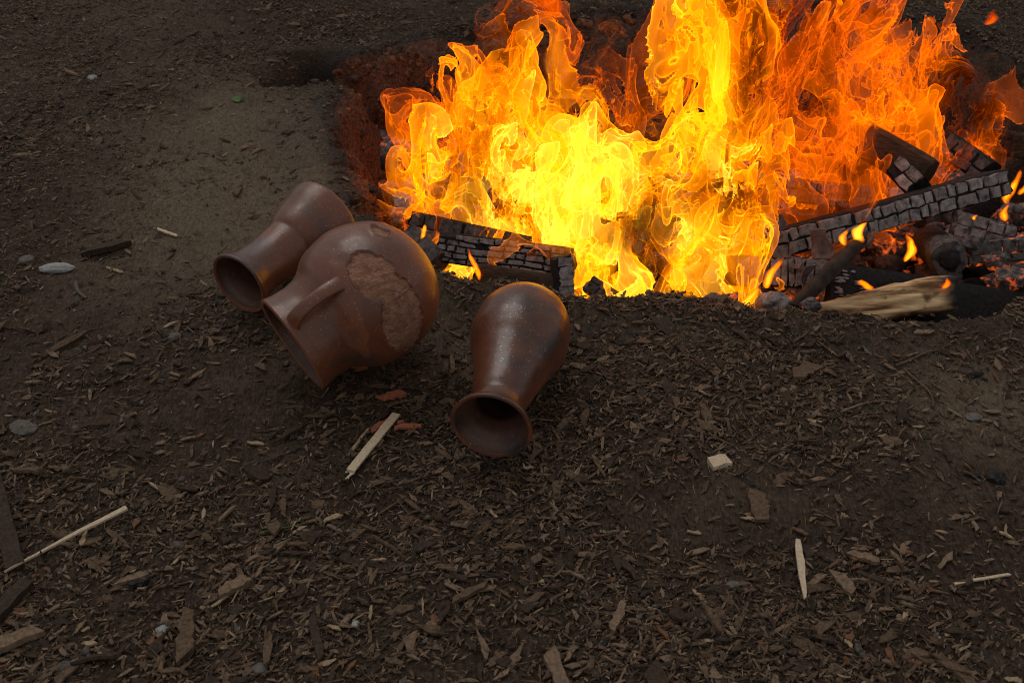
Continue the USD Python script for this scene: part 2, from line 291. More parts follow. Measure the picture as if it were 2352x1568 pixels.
# keep what the picture can show
pp = proj(np.stack([px, py, 0 * px], -1)); ok = (pp[:, 0] > -120) & (pp[:, 0] < 2470) & (pp[:, 1] > -60) & (pp[:, 1] < 1700)
px, py = px[ok], py[ok]
s_, w_ = pit_sd(px, py)
ix = np.clip(np.searchsorted(xs, px), 0, nx - 1); iy = np.clip(np.searchsorted(ys, py), 0, ny - 1)
thin = 1 - .84 * dirt[ix, iy]
clump = np.clip(.58 + 2.6 * n2(px, py, 3.6, 21), .10, 1)
ok = (s_ < .012) & (r.uniform(0, 1, len(px)) < thin * clump)
px, py, ix, iy = px[ok], py[ok], ix[ok], iy[ok]
n = len(px)
pz = gz(px, py) + .001 + r.uniform(0, .005, n)
ids = r.choice(len(protos), n, p=weights)
sc = np.exp(r.normal(-1.0, .58, n)) * np.interp(py, [1.7, 2.4], [1, .72]) * np.where(ids >= 22, .8, 1)
yaw = r.normal(.55, 1.0, n); roll, pitch = r.normal(0, .32, n), r.normal(0, .22, n)
cy, sy, cp, sp_, cr, sr = np.cos(yaw / 2), np.sin(yaw / 2), np.cos(pitch / 2), np.sin(pitch / 2), np.cos(roll / 2), np.sin(roll / 2)
qw, qx, qy, qz = cr * cp * cy + sr * sp_ * sy, sr * cp * cy - cr * sp_ * sy, cr * sp_ * cy + sr * cp * sy, cr * cp * sy - sr * sp_ * cy
inst.CreatePrototypesRel().SetTargets([Sdf.Path(p) for p in protos])
inst.CreateProtoIndicesAttr(Vt.IntArray.FromNumpy(ids.astype(np.int32)))
inst.CreatePositionsAttr(Vt.Vec3fArray.FromNumpy(np.stack([px, py, pz], -1).astype(np.float32)))
inst.CreateOrientationsAttr(Vt.QuathArray([Gf.Quath(float(a), float(b), float(c), float(d)) for a, b, c, d in zip(qw, qx, qy, qz)]))
inst.CreateScalesAttr(Vt.Vec3fArray.FromNumpy((sc[:, None] * np.stack([np.ones(n), r.uniform(.7, 1.4, n), np.ones(n)], 1)).astype(np.float32)))
print('mulch', n)

# crumbling lumps on the pit's wall and rim
r = np.random.default_rng(17); cl = UsdGeom.PointInstancer.Define(stage, '/World/clay_crumbs'); tag(cl, 'crumbling clay lumps along the wall and rim of the pit', 'clods', kind='stuff')
UsdGeom.Scope.Define(stage, '/World/clay_crumbs/kinds'); cm = [plain('burnt_clay', (.04, .017, .011), (.20, .088, .05), 45, .9, .8, dist=.01), plain('sooty_clay', (.012, .009, .008), (.07, .04, .028), 45, .9, .8, dist=.01)]; cps = []
for i in range(6):
    path = numbered('/World/clay_crumbs/kinds/clod'); usdkit.mesh(stage, path, lump(r, .05, .038, .03, 2, .7, 60 + i), cm[0 if i < 4 else 1], smooth=35); cps.append(path)
bx, by = r.uniform(-.75, 1.7, 14000), r.uniform(1.8, 3.9, 14000); s_, w_ = pit_sd(bx, by)
ok = (s_ > -.02) & (s_ / w_ < 1.0) & (r.uniform(0, 1, len(bx)) < np.where(bx - .55 * (by - 2.6) < -.18, .9, .08)); bx, by = bx[ok], by[ok]; n = len(bx); s_ = s_[ok]
cl.CreatePrototypesRel().SetTargets([Sdf.Path(p) for p in cps]); cl.CreateProtoIndicesAttr(Vt.IntArray.FromNumpy(np.where(s_ < .015, r.integers(4, 6, n), r.integers(0, 5, n)).astype(np.int32)))
cl.CreatePositionsAttr(Vt.Vec3fArray.FromNumpy(np.stack([bx, by, gz(bx, by) - .003], -1).astype(np.float32)))
q4 = r.normal(0, 1, (n, 4)); q4 /= np.linalg.norm(q4, axis=1, keepdims=True); cl.CreateOrientationsAttr(Vt.QuathArray([Gf.Quath(*map(float, q)) for q in q4]))
cl.CreateScalesAttr(Vt.Vec3fArray.FromNumpy(np.repeat(np.exp(r.normal(-1.4, .6, n))[:, None], 3, 1).astype(np.float32)))
print('clods', n)

# ------------------------------------------------------------------ pots
def pot_mesh(M, B, profile, thick, n_ang=300, n_s=220, wob=.0012, seed=0):
    """M mouth centre, B base point on the axis; profile [(s, r)] in metres from the mouth. Returns outer grid (n_s, n_ang, 3), inner grid, frame"""
    ax = unit(np.subtract(B, M)); u = unit(np.cross(ax, [0, 0, 1])); w = np.cross(u, ax)        # w points up
    P = np.array(profile, float)
    k = np.concatenate([[0], np.cumsum(np.hypot(*np.diff(P, axis=0).T))])
    from scipy.interpolate import PchipInterpolator
    t = np.linspace(0, k[-1], n_s); s, rr = PchipInterpolator(k, P[:, 0])(t), PchipInterpolator(k, P[:, 1])(t)
    th = np.linspace(0, 2 * PI, n_ang, endpoint=False)
    ring = np.cos(th)[:, None] * w + np.sin(th)[:, None] * u
    def grid(s, rr): return np.asarray(M) + s[:, None, None] * ax + rr[:, None, None] * ring[None]
    out = grid(s, rr)
    ds, dr = np.gradient(s), np.gradient(rr); l = np.hypot(ds, dr) + 1e-9
    inn = grid(s + thick * dr / l * -1 * 0 + thick * np.where(s > s.max() - thick * 3, -1, 0) * 1.0, np.maximum(rr - thick, 0))
    for G in (out, inn):
        G += (ring[None] * ((meshkit.fbm(G * 14 + seed, 3, seed) - .5)[..., None] * 2 * wob * 2))
    return out, inn, ax, u, w, ring
def grid_faces(ns, na, flip=False, off=0):
    i = np.arange(ns * na).reshape(ns, na); j = np.roll(i, -1, 1)
    q = np.stack([i[:-1], i[1:], j[1:], j[:-1]], -1).reshape(-1, 4) + off
    return q[:, ::-1] if flip else q
def pot_body(out, inn):
    ns, na = out.shape[:2]
    lip = (out[0] + inn[0]) / 2; lip = lip - (out[3] - out[0]) * .5
    V = np.concatenate([out.reshape(-1, 3), inn.reshape(-1, 3), lip])
    L0 = 2 * ns * na; a = np.arange(na); b = np.roll(a, -1)
    f = [grid_faces(ns, na), grid_faces(ns, na, True, ns * na), np.stack([L0 + a, a, b, L0 + b], 1), np.stack([ns * na + a, L0 + a, L0 + b, ns * na + b], 1)]
    return V, np.vstack(f)
def sweep(path, wid, thk, normal_hint, n=14, flat=.5):
    path = np.asarray(path, float); V, m = [], len(path)
    T = np.gradient(path, axis=0); T /= np.linalg.norm(T, axis=1, keepdims=True)
    th = np.linspace(0, 2 * PI, n, endpoint=False)
    for p, t, a, b in zip(path, T, wid, thk):
        side = unit(np.cross(t, normal_hint)); up = np.cross(side, t)
        V.append(p + np.cos(th)[:, None] * side * a / 2 + np.sin(th)[:, None] * up * b / 2)
    V = np.array(V); f = grid_faces(m, n, True)
    V = np.concatenate([V.reshape(-1, 3), path[:1], path[-1:]]); a = np.arange(n); b = np.roll(a, -1)
    caps = np.concatenate([np.stack([a, b, a * 0 + m * n], 1), np.stack([b + (m - 1) * n, a + (m - 1) * n, a * 0 + m * n + 1], 1)])
    tri = np.concatenate([f[:, [0, 1, 2]], f[:, [0, 2, 3]], caps])
    return V, tri
def spline(pts, n):
    from scipy.interpolate import CubicSpline
    pts = np.asarray(pts, float); k = np.concatenate([[0], np.cumsum(np.linalg.norm(np.diff(pts, axis=0), axis=1))])
    return CubicSpline(k, pts)(np.linspace(0, k[-1], n))
def pxprofile(scale, pts): return [(s * scale, r * scale) for s, r in pts]

# the big jug
BJ_M, BJ_C = atz(672, 792, .110), atz(838, 678, .160)
bj = metre(1, BJ_C); ax_len = np.linalg.norm(BJ_C - BJ_M) / bj
k = ax_len / 202
prof = pxprofile(bj, [(0, 121), (6, 120), (25, 116), (51, 114), (80, 117), (100, 127), (122, 144), (150, 157), (180, 163), (205, 166), (240, 162), (285, 147), (325, 118), (352, 80), (364, 45), (368, 0.5)])
prof = [(s * k if s < 202 * bj else s - 202 * bj + ax_len * bj, rr) for s, rr in prof]
out, inn, ax, u_, w_ax, ring = pot_mesh(BJ_M, BJ_C, prof, .009, 340, 240, .0016, 3)
def px_poly(poly, P):
    """signed pixel distance (positive inside) of projected points to a polygon"""
    q = proj(P); x, y = q[..., 0], q[..., 1]; best = np.full(x.shape, 9e9); ins = np.zeros(x.shape, bool)
    for i in range(len(poly)):
        a, b = np.array(poly[i], float), np.array(poly[(i + 1) % len(poly)], float); d = b - a
        t = np.clip(((x - a[0]) * d[0] + (y - a[1]) * d[1]) / (d @ d), 0, 1); best = np.minimum(best, np.hypot(x - a[0] - t * d[0], y - a[1] - t * d[1]))
        c = (a[1] > y) != (b[1] > y); ins ^= c & (x < (b[0] - a[0]) * (y - a[1]) / (b[1] - a[1] + 1e-12) + a[0])
    return np.where(ins, best, -best)
nrm = np.cross(np.roll(out, -1, 1) - np.roll(out, 1, 1), np.gradient(out, axis=0)); nrm /= np.linalg.norm(nrm, axis=-1, keepdims=True) + 1e-12
cen = BJ_M + ax * (((out - BJ_M) @ ax)[..., None]); nrm *= np.sign(((out - cen) * nrm).sum(-1, keepdims=True) + 1e-9)
seen = ((EYE - out) * nrm).sum(-1) > 0
crop1 = lambda x, y: (451.6 + .444 * x, 414 + .444 * y)
p1 = [crop1(*q) for q in ((768, 450), (800, 395), (850, 362), (905, 372), (960, 400), (1018, 432), (1030, 480), (1062, 498), (1112, 552), (1060, 590), (1010, 640), (960, 640), (880, 612), (805, 545))]
p2 = [crop1(*q) for q in ((960, 645), (1015, 632), (1062, 588), (1115, 556), (1150, 610), (1172, 690), (1165, 790), (1130, 870), (1030, 892), (985, 840), (955, 770), (965, 690))]
p3 = [crop1(*q) for q in ((905, 232), (960, 240), (1000, 262), (990, 290), (930, 268))]
jag = 14 * (meshkit.fbm(out * 75, 4, 5) - .5)
d1, d2, d3 = (px_poly(p, out) + jag for p in (p1, p2, p3))
m1, m2, m3 = (sm(-1.2, 1.5, d) * seen for d in (d1, d2, d3))
rough = meshkit.fbm(out * 90, 4, 9) - .5; rough2 = meshkit.fbm(out * 30, 3, 8) - .5
depth = np.maximum.reduce([m1 * (.0036 + .004 * rough2 + .008 * rough), m2 * (.0026 + .004 * rough2 + .006 * rough), m3 * .005])
depth = depth - .0018 * np.exp(-((d3 + 5) / 4.) ** 2) * seen            # lifted edge of the flake
# a thin crack running from the patch over the shoulder
out -= nrm * depth[..., None]
V, Q = pot_body(out, inn)
ns, na = out.shape[:2]
mask = np.zeros(len(V), bool); mask[:ns * na] = (np.maximum.reduce([m1, m2, m3]) > .55).ravel()
inpatch = mask[Q].all(1)
base = np.array([BJ_C[0], BJ_C[1], gz(BJ_C[0], BJ_C[1])])
jug = thing('clay_jug', base, 'large round terracotta jug lying on its side, clay broken off its belly', 'jug')
def compact(V, Q):
    u, inv = np.unique(Q, return_inverse=True); return V[u], inv.reshape(Q.shape)
def shell(parent, V, Q, half, m, skip=None):
    """outer wall with lip as body, inner wall as a part of its own"""
    ins = ((Q >= half) & (Q < 2 * half)).all(1)
    keep = ~ins if skip is None else ~ins & ~skip
    obj('body', compact(V, Q[keep]), m, parent, smooth=True); obj('inside', compact(V, Q[ins]), inside_shade_m, parent, smooth=True)
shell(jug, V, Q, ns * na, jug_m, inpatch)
tag(obj('broken_patch', compact(V, Q[inpatch]), spall_m, jug, smooth=True), 'rough patch where the smooth surface has flaked off')
# strap handle at the side that faces the viewer
def pot_at(s_px, r_px, th, M=BJ_M): return M + ax * s_px * bj + (math.cos(th) * w_ax + math.sin(th) * u_) * r_px * bj
def hand(th, pts): return [pot_at(s * k, rr, th + dt) for s, rr, dt in pts]
TH = None
# the azimuth whose mid point projects nearest to where the handle shows
cand = np.linspace(0, 2 * PI, 720); dd = [np.hypot(*(proj(pot_at(85 * k, 150, t)) - [720, 694])) + (0 if (EYE - BJ_M) @ (math.cos(t) * w_ax + math.sin(t) * u_) > 0 else 999) for t in cand]
TH = cand[int(np.argmin(dd))]
hp = spline(hand(TH, [(16, 104, 0), (22, 127, 0), (42, 147, 0), (78, 160, 0), (115, 162, 0), (140, 154, 0), (153, 136, 0)]), 30)
wid = np.interp(np.linspace(0, 1, 30), [0, .15, .5, .85, 1], [50, 36, 31, 36, 52]) * bj; thk = np.interp(np.linspace(0, 1, 30), [0, .15, .5, .85, 1], [24, 17, 14, 18, 30]) * bj
obj('handle', sweep(hp, wid, thk, math.cos(TH) * w_ax + math.sin(TH) * u_, 18), jug_m, jug, smooth=True)
# stub of the second handle near the ground
cand = np.linspace(0, 2 * PI, 720); dd = [np.hypot(*(proj(pot_at(118 * k, 122, t)) - [782, 832])) for t in cand]; TB = cand[int(np.argmin(dd))]
hp = spline([pot_at(112 * k, 112, TB), pot_at(116 * k, 124, TB), pot_at(128 * k, 128, TB), pot_at(138 * k, 128, TB)], 12)
tag(obj('handle_stub', sweep(hp, np.full(12, 22) * bj, np.full(12, 12) * bj, math.cos(TB) * w_ax + math.sin(TB) * u_, 12), jug_m, jug, smooth=True), 'broken stub of the second handle')

# the small jar behind it
SJ_M, SJ_B = atz(549, 651, .085), atz(735, 512, .105)
sj = metre(1, (SJ_M + SJ_B) / 2); L = np.linalg.norm(SJ_B - SJ_M) / sj; k2 = L / 232
prof = pxprofile(sj, [(0, 76), (5, 74), (18, 66), (40, 59), (75, 57), (115, 59), (138, 62), (148, 70), (190, 88), (225, 99), (241, 102), (246, 100), (249, 92), (251, 55), (252, .5)])
prof = [(s * k2, rr) for s, rr in prof]
out, inn, *_ = pot_mesh(SJ_M, SJ_B, prof, .008, 220, 160, .0016, 8)
jar = thing('clay_jar', [SJ_B[0], SJ_B[1], gz(SJ_B[0], SJ_B[1])], 'terracotta jar with flared neck lying behind the large round jug', 'jar')
V, Q = pot_body(out, inn); half = out.shape[0] * out.shape[1]
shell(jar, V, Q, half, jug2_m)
# the vase whose mouth faces the viewer
VA_M, VA_C = atz(1128, 978, .085), atz(1196, 770, .098)
va = metre(1, VA_C); L = np.linalg.norm(VA_C - VA_M) / va; k3 = L
vm = metre(1, VA_M) / va
prof = [(0, 97 * vm), (.02, 94 * vm), (.07, 82 * vm), (.14, 68 * vm), (.22, 62 * vm), (.30, 63), (.50, 75), (.68, 90), (.80, 103), (.92, 111), (1.02, 112), (1.14, 108), (1.26, 93), (1.35, 68), (1.40, 40), (1.42, .5)]
prof = [(a * L * va, b * va) for a, b in prof]
out, inn, *_ = pot_mesh(VA_M, VA_C, prof, .0075, 240, 200, .0012, 5)
vase = thing('clay_vase', [VA_C[0], VA_C[1], gz(VA_C[0], VA_C[1])], 'dark smoked clay vase lying with its flared mouth towards the viewer', 'vase')
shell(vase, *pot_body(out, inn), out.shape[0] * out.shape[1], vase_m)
print('pot sizes', bj * 165, sj * 93, va * 112, 'vase L', L)

# ------------------------------------------------------------------ logs
def rough_beam(P0, P1, hgt, thk, nrm_hint, r, rough=.10, square=6., n_ring=20, n_len=18, taper=(1, 1), seed=0, grain=0.):
    """log with a squarish split section; returns mesh and the frame a (axis), n (front), t (up)"""
    P0, P1 = np.asarray(P0), np.asarray(P1); a = unit(P1 - P0); n = unit(nrm_hint - a * (nrm_hint @ a)); t = np.cross(n, a)
    if t[2] < 0: t = -t
    L = np.linalg.norm(P1 - P0)
    th = np.linspace(0, 2 * PI, n_ring, endpoint=False); c, s = np.cos(th), np.sin(th)
    q = (np.abs(c) ** square + np.abs(s) ** square) ** (-1 / square)
    V = []
    for i, x in enumerate(np.linspace(0, 1, n_len)):
        e = np.interp(x, [0, 1], taper) * (1 - .06 * (abs(2 * x - 1) > .97))
        V.append(P0 + a * x * L + (s * q * hgt / 2 * e)[:, None] * t + (c * q * thk / 2 * e)[:, None] * n)
    V = np.array(V)
    dv = meshkit.fbm(V * 22 + seed, 3, seed) - .5
    ctr = V.mean(1, keepdims=True); V = ctr + (V - ctr) * (1 + rough * 2 * dv[..., None])
    if grain:
        u = V @ a; k = np.stack([np.repeat(u[..., None], 1, -1)[..., 0] * 5, ((V - ctr) @ n) * 75, ((V - ctr) @ t) * 75], -1)
        V = ctr + (V - ctr) * (1 + grain * 2 * (meshkit.fbm(k + seed, 3, seed + 3) - .5)[..., None])
    V[0] += a * (meshkit.fbm(V[0] * 40, 2, seed) - .5)[:, None] * .03; V[-1] += a * (meshkit.fbm(V[-1] * 40, 2, seed + 1) - .5)[:, None] * .03
    m = n_len; f = grid_faces(m, n_ring)
    W = np.concatenate([V.reshape(-1, 3), ctr[0] - a * .003, ctr[-1] + a * .003]); i = np.arange(n_ring); j = np.roll(i, -1)
    tri = np.concatenate([f[:, [0, 1, 2]], f[:, [0, 2, 3]], np.stack([j, i, i * 0 + m * n_ring], 1), np.stack([i + (m - 1) * n_ring, j + (m - 1) * n_ring, i * 0 + m * n_ring + 1], 1)])
    if np.linalg.det(np.stack([a, t, n])) > 0: pass
    mm = trimesh.Trimesh(W, tri, process=False); trimesh.repair.fix_normals(mm)
    return (np.array(mm.vertices), np.array(mm.faces)), a, n, t
def char_block(o, ex, ey, n, w, h, d, r):
    """one cracked-off pillow of char: origin o at the middle of its foot, ex/ey in the face, n outward"""
    th = np.linspace(0, 2 * PI, 8, endpoint=False)
    c, s = np.cos(th), np.sin(th); q = 1 / np.maximum(np.abs(c), np.abs(s)) * .5
    ox, oy = c * q * w * (1 + .2 * r.uniform(-1, 1, 8)), s * q * h * (1 + .2 * r.uniform(-1, 1, 8))
    V = []
    for sc_, z in ((1., -.5), (1., .8), (.9, 1.0)):
        V.append(o + (ox * sc_)[:, None] * ex + (oy * sc_)[:, None] * ey + (d * (z + .12 * r.uniform(-1, 1, 8)))[:, None] * n)
    V = np.concatenate(V + [(o + n * d * 1.04)[None]])
    f = []
    for l in (0, 8):
        for i in range(8):
            j = (i + 1) % 8; f += [(l + i, l + j, l + 8 + j), (l + i, l + 8 + j, l + 8 + i)]
    f += [(16 + i, 16 + (i + 1) % 8, 24) for i in range(8)]
    f = np.array(f)
    if np.cross(ex, ey) @ n < 0: f = f[:, ::-1]
    return V, f
def tiling(r, rows, cols, L, Hh, gap, jit=.45):
    """irregular rows of cells over L x Hh: yields (x, y, w, h)"""
    hs = r.uniform(1 - jit * .5, 1 + jit * .5, rows); hs = hs / hs.sum() * Hh; y = -Hh / 2
    for i in range(rows):
        ws = r.uniform(1 - jit, 1 + jit, cols); ws = ws / ws.sum() * L; x = 0
        for wv in ws:
            yield x + wv / 2, y + hs[i] / 2, max(wv - gap, wv * .5), max(hs[i] - gap, hs[i] * .5)
            x += wv
        y += hs[i]
TOCAM = lambda p: unit(EYE - p)
def charred(name, label, cat, p0, p1, hpx, thk, rows=0, cols=0, core=None, block=None, up=0., top=None, gap=.006, d=.006, rough=.05, taper=(1, 1), square=7., group=None, seed=0, part='core', yaw=0., tint=None, grain=0., ring=20, nl=18):
    gap *= .62
    """p0, p1 = (px, py, depth y): middle of the front face at both ends"""
    r = np.random.default_rng(100 + seed)
    A, B = aty(*p0), aty(*p1); mid = (A + B) / 2; hgt = metre(hpx, mid)
    n = unit(TOCAM(mid) + np.array([yaw, 0, up]))
    ax0 = unit(B - A); n = unit(n - ax0 * (n @ ax0))
    (V, Fc), a, n, t = rough_beam(A - n * thk / 2, B - n * thk / 2, hgt, thk, n, r, rough, square, ring, nl, taper, seed, grain)
    base = mid.copy(); base[2] = V[:, 2].min()
    T = thing(name, base, label, cat, group)
    obj(part, (V, Fc), core or char_m, T, smooth=35 if tint is None else True, tint=None if tint is None else tint(V, A, B))
    L = np.linalg.norm(B - A)
    kinds_ = {id(ash_m): [ash_m, ash_m, ash_m, ash_pale_m]}.get(id(block or ash_m), [block or ash_m])
    if rows:
        for x, y, wv, hv in tiling(r, rows, cols, L * .985, hgt * .94, gap):
            if r.uniform() < .03: continue
            y = y + hgt * .03 * math.sin(9 * x / L + seed); tw = r.normal(0, .035); ex, ey = a * math.cos(tw) + t * math.sin(tw), t * math.cos(tw) - a * math.sin(tw)
            obj('char_block', char_block(A + a * (x + L * .0075) + t * y - n * .001, ex, ey, n, wv * r.uniform(.92, 1.05), hv * r.uniform(.94, 1.05), d * r.uniform(.3, 1.1), r), kinds_[r.integers(len(kinds_))], T, smooth=25)
    if top:
        for x, y, wv, hv in tiling(r, top[0], top[1], L * .98, thk * .9, gap):
            obj('char_block', char_block(A + a * (x + L * .01) - n * (thk / 2 + y) + t * (hgt / 2 - .001), a, n, t, wv, hv, d * .8, r), top[2], T, smooth=25)
    return T, (A, B, a, n, t, hgt)

# front of the pit, left
charred('charred_log', 'short burnt log end leaning at the left corner of the fire', 'log', (930, 528, 2.34), (1000, 592, 2.26), 52, .07, 1, 2, ash_dark_m, ash_dark_m, seed=1, up=.3)
charred('charred_beam', 'brick-cracked charred beam at the fire front behind the brown board', 'beam', (1002, 566, 2.30), (1300, 604, 2.20), 74, .09, 5, 9, char_m, ash_m, seed=2, gap=.007, d=.005)
charred('charred_log', 'thin black cracked log lying on top of the brick-cracked beam', 'log', (940, 500, 2.42), (1240, 566, 2.33), 36, .05, 1, 7, char_m, ash_dark_m, seed=3)
charred('scorched_board', 'brown scorched board at the pit edge behind the dark vase', 'board', (1094, 628, 2.14), (1296, 660, 2.07), 52, .03, 0, 0, brown_m, seed=4, part='plank')
# upright cracked block
T, fr = charred('charred_post', 'short cracked post standing upright at the pit edge, ash grey on its right face', 'post', (1306, 698, 2.03), (1298, 588, 2.09), 40, .06, 1, 4, char_m, ash_m, seed=5, gap=.004, yaw=.35, d=.005)
charred('charred_chunk', 'dark charred chunk in the flames right of the upright post', 'log', (1350, 650, 2.14), (1410, 690, 2.10), 46, .06, 2, 2, ember_dim_m, ash_dark_m, seed=6)
# right hand side
charred('charred_beam', 'long grey alligator-cracked beam slanting over the right of the fire', 'beam', (1766, 570, 2.32), (2322, 418, 2.52), 64, .075, 2, 17, char_m, ash_m, seed=7, gap=.008, d=.008, up=-.15)
T, fr = charred('charred_board', 'wide jet black burnt board flecked with ash under the pale log', 'board', (1905, 655, 2.16), (2470, 745, 2.10), 120, .035, 0, 0, None, seed=8, up=.5, part='plank')
A, B, a_, n_, t_, hg = fr; r = np.random.default_rng(88)
for i in range(110):
    x, y = np.linalg.norm(B - A) * (.02 + .45 * r.uniform() ** 1.5), hg * r.uniform(-.46, .46)
    if meshkit.noise(np.array([x * 28, y * 28, 2.]), 4) < .42: continue
    v, f = lump(None, r.uniform(.008, .02), r.uniform(.004, .008), .004, 1, .4, i); R = np.stack([a_, t_, n_], 1); R = R if np.linalg.det(R) > 0 else np.stack([a_, -t_, n_], 1)
    obj('ash_fleck', (v @ R.T + A + a_ * x + t_ * y + n_ * .001, f), ash_m, T, smooth=50)
charred('charred_log', 'grey log split by upright cracks left of the burning branch', 'log', (1690, 622, 2.14), (1905, 628, 2.16), 70, .08, 1, 9, char_m, ash_m, seed=9, gap=.006)
T, fr = charred('charred_log', 'round log with hollow black end pointing out under the long beam', 'log', (2120, 520, 2.62), (2166, 556, 2.30), 74, .085, 0, 0, ash_dark_m, seed=10, square=2.6, up=.2, rough=.14, grain=.12, ring=32)
A, B, a_, n_, t_, hg = fr; v, f = lump(None, hg * .62, hg * .66, .02, 3, .4, 77); R = np.stack([n_, t_, a_], 1); R = R if np.linalg.det(R) > 0 else np.stack([t_, n_, a_], 1)
obj('hollow_end', (v @ R.T + B - n_ * .0425 + a_ * .004, f), coal_m, T, smooth=50)  # black lump on the closed end stands in for a dark hollow
charred('charred_log', 'broken grey log with a black crack beside the hollow round log', 'log', (2196, 512, 2.40), (2330, 548, 2.36), 58, .07, 2, 4, ember_dim_m, ash_m, seed=11, gap=.006)
charred('charred_log', 'grey ember log at the right frame edge below the long beam', 'log', (2230, 585, 2.28), (2400, 565, 2.32), 56, .07, 2, 5, ember_m, ash_dark_m, seed=12)
charred('charred_log', 'crumbled red-brown log on the far right bank of the pit', 'log', (2268, 322, 2.86), (2420, 348, 2.80), 58, .08, 3, 6, brown_m, brown_m, seed=13)
charred('charred_log', 'thick dark log tilted down to the right among the red flames', 'log', (1980, 318, 2.72), (2120, 398, 2.60), 84, .12, 0, 0, brown_m, seed=14, square=5)
charred('charred_log', 'pale-ended cracked log under the tilted dark log', 'log', (2050, 372, 2.60), (2100, 425, 2.52), 56, .08, 2, 2, char_m, ash_m, seed=15)
charred('charred_log', 'black log with ash-spotted face tilted at the far right flames', 'log', (2165, 325, 2.82), (2262, 392, 2.70), 60, .08, 2, 3, char_m, ash_dark_m, seed=16)
charred('charred_log', 'level cracked log deep in the right half of the fire', 'log', (1762, 292, 2.86), (1912, 302, 2.84), 62, .09, 2, 6, char_m, ash_m, seed=17)
charred('charred_log', 'thin grey log lying highest at the back of the fire', 'log', (1715, 240, 2.98), (1905, 240, 2.96), 26, .05, 1, 7, char_m, ash_dark_m, seed=18)
charred('charred_log', 'ash white log veiled by red flames above the long beam', 'log', (1780, 432, 2.62), (2010, 458, 2.56), 56, .08, 2, 9, ember_dim_m, ash_m, seed=19)
charred('charred_log', 'smooth scorched log just above the left end of the long beam', 'log', (1740, 500, 2.50), (1880, 505, 2.46), 44, .07, 0, 0, brown_m, seed=20, square=3)
charred('charred_log', 'dark log showing through the gap in the yellow flames', 'log', (1230, 262, 2.86), (1420, 256, 2.82), 70, .09, 2, 6, char_m, ash_dark_m, seed=21)
charred('charred_stick', 'thin charred stick poking out of the left flames', 'stick', (1104, 398, 2.55), (1144, 472, 2.40), 17, .022, 1, 6, char_m, ash_dark_m, seed=22, gap=.003, d=.003)
charred('charred_log', 'glowing log in the middle of the yellow flames', 'log', (1340, 520, 2.44), (1480, 560, 2.36), 60, .08, 2, 5, ember_m, ash_m, seed=23)
charred('charred_log', 'burning log buried in the flames left of the curled bark', 'log', (1500, 470, 2.52), (1680, 500, 2.46), 66, .09, 2, 6, ember_m, ash_m, seed=24)
charred('charred_log', 'dark log behind the left flames by the red pit wall', 'log', (990, 420, 2.62), (1100, 440, 2.56), 60, .09, 2, 3, char_m, ash_dark_m, seed=25)
# the ash spots of the black board
# the unburnt split log
def pale_tint(V, A, B):
    x = (V - A) @ unit(B - A) / np.linalg.norm(B - A); k = sm(.86, 1.0, x + .25 * (meshkit.fbm(V * 30, 3, 4) - .5)); return np.stack([k] * 3, 1)
charred('split_log', 'pale unburnt split log with scorched tip resting on the black board', 'log', (1868, 722, 2.03), (2200, 664, 2.08), 84, .06, 0, 0, log_pale_m, seed=31, up=.25, square=4.0, taper=(.8, 1.0), rough=.12, grain=.22, ring=56, nl=40, part='split_wood', tint=pale_tint)
# the burning branch
pts = spline([aty(1828, 704, 2.02), aty(1880, 650, 2.06), aty(1935, 595, 2.12), aty(1992, 540, 2.18)], 26)
wv = np.interp(np.linspace(0, 1, 26), [0, .1, .5, .9, 1], [26, 36, 38, 30, 20]) * metre(1, pts[10])
V, Fc = sweep(pts, wv, wv, np.array([0, -.6, .8]), 14); V = V + (meshkit.fbm(V * 45, 3, 6) - .5)[:, None] * np.array([.012, .01, .014])
tag(obj('branch', (V, Fc), plain('burnt_bark', (.012, .009, .008), (.055, .036, .028), 45, .7, .8), smooth=40), 'burnt round branch standing out of the fire with a flame at its tip', 'branch')
# curled bark
def curl(px, py, y, w, l, yaw, bend, tilt, label, seed):
    r = np.random.default_rng(seed); o = aty(px, py, y); s1 = metre(1, o)
    u = np.linspace(-1, 1, 9); v = np.linspace(-1, 1, 15); U, Vv = np.meshgrid(u, v, indexing='ij')
    ang = bend * Vv; x = U * w / 2 * (1 + .22 * np.sin(3 * Vv + seed)) ; rad = l / 2 / bend
    P = np.stack([x + .12 * w * np.sin(2.3 * Vv + seed), rad * np.sin(ang), rad * (1 - np.cos(ang)) + .06 * w * np.sin(4 * U + seed)], -1) * s1
    P += (meshkit.fbm(P * 60 + seed, 2, seed)[..., None] - .5) * .008
    R = trimesh.transformations.euler_matrix(tilt[0], tilt[1], yaw)[:3, :3]; P = P @ R.T
    top = P + o; nn = np.cross(np.gradient(P, axis=0), np.gradient(P, axis=1)); nn /= np.linalg.norm(nn, axis=-1, keepdims=True)
    bot = top - nn * .0025; a, b = 9, 15; i = np.arange(a * b).reshape(a, b)
    q = np.stack([i[:-1, :-1], i[1:, :-1], i[1:, 1:], i[:-1, 1:]], -1).reshape(-1, 4)
    e = np.concatenate([i[:, 0], i[-1, 1:], i[::-1, -1][1:], i[0, ::-1][1:]]); side = np.stack([e[:-1], e[:-1] + a * b, e[1:] + a * b, e[1:]], 1)
    tag(obj('bark_flake', (np.concatenate([top.reshape(-1, 3), bot.reshape(-1, 3)]), np.vstack([q, q[:, ::-1] + a * b, side])), flake_m, smooth=50), label, 'bark')
curl(1772, 520, 2.26, 56, 62, .3, .8, (1.0, .2, 0), 'broad mauve curl of burnt bark topping the others', 1)
curl(1730, 545, 2.24, 40, 70, 1.4, .9, (.8, .3, 0), 'dark red curl of burnt bark nearest the yellow flames', 2)
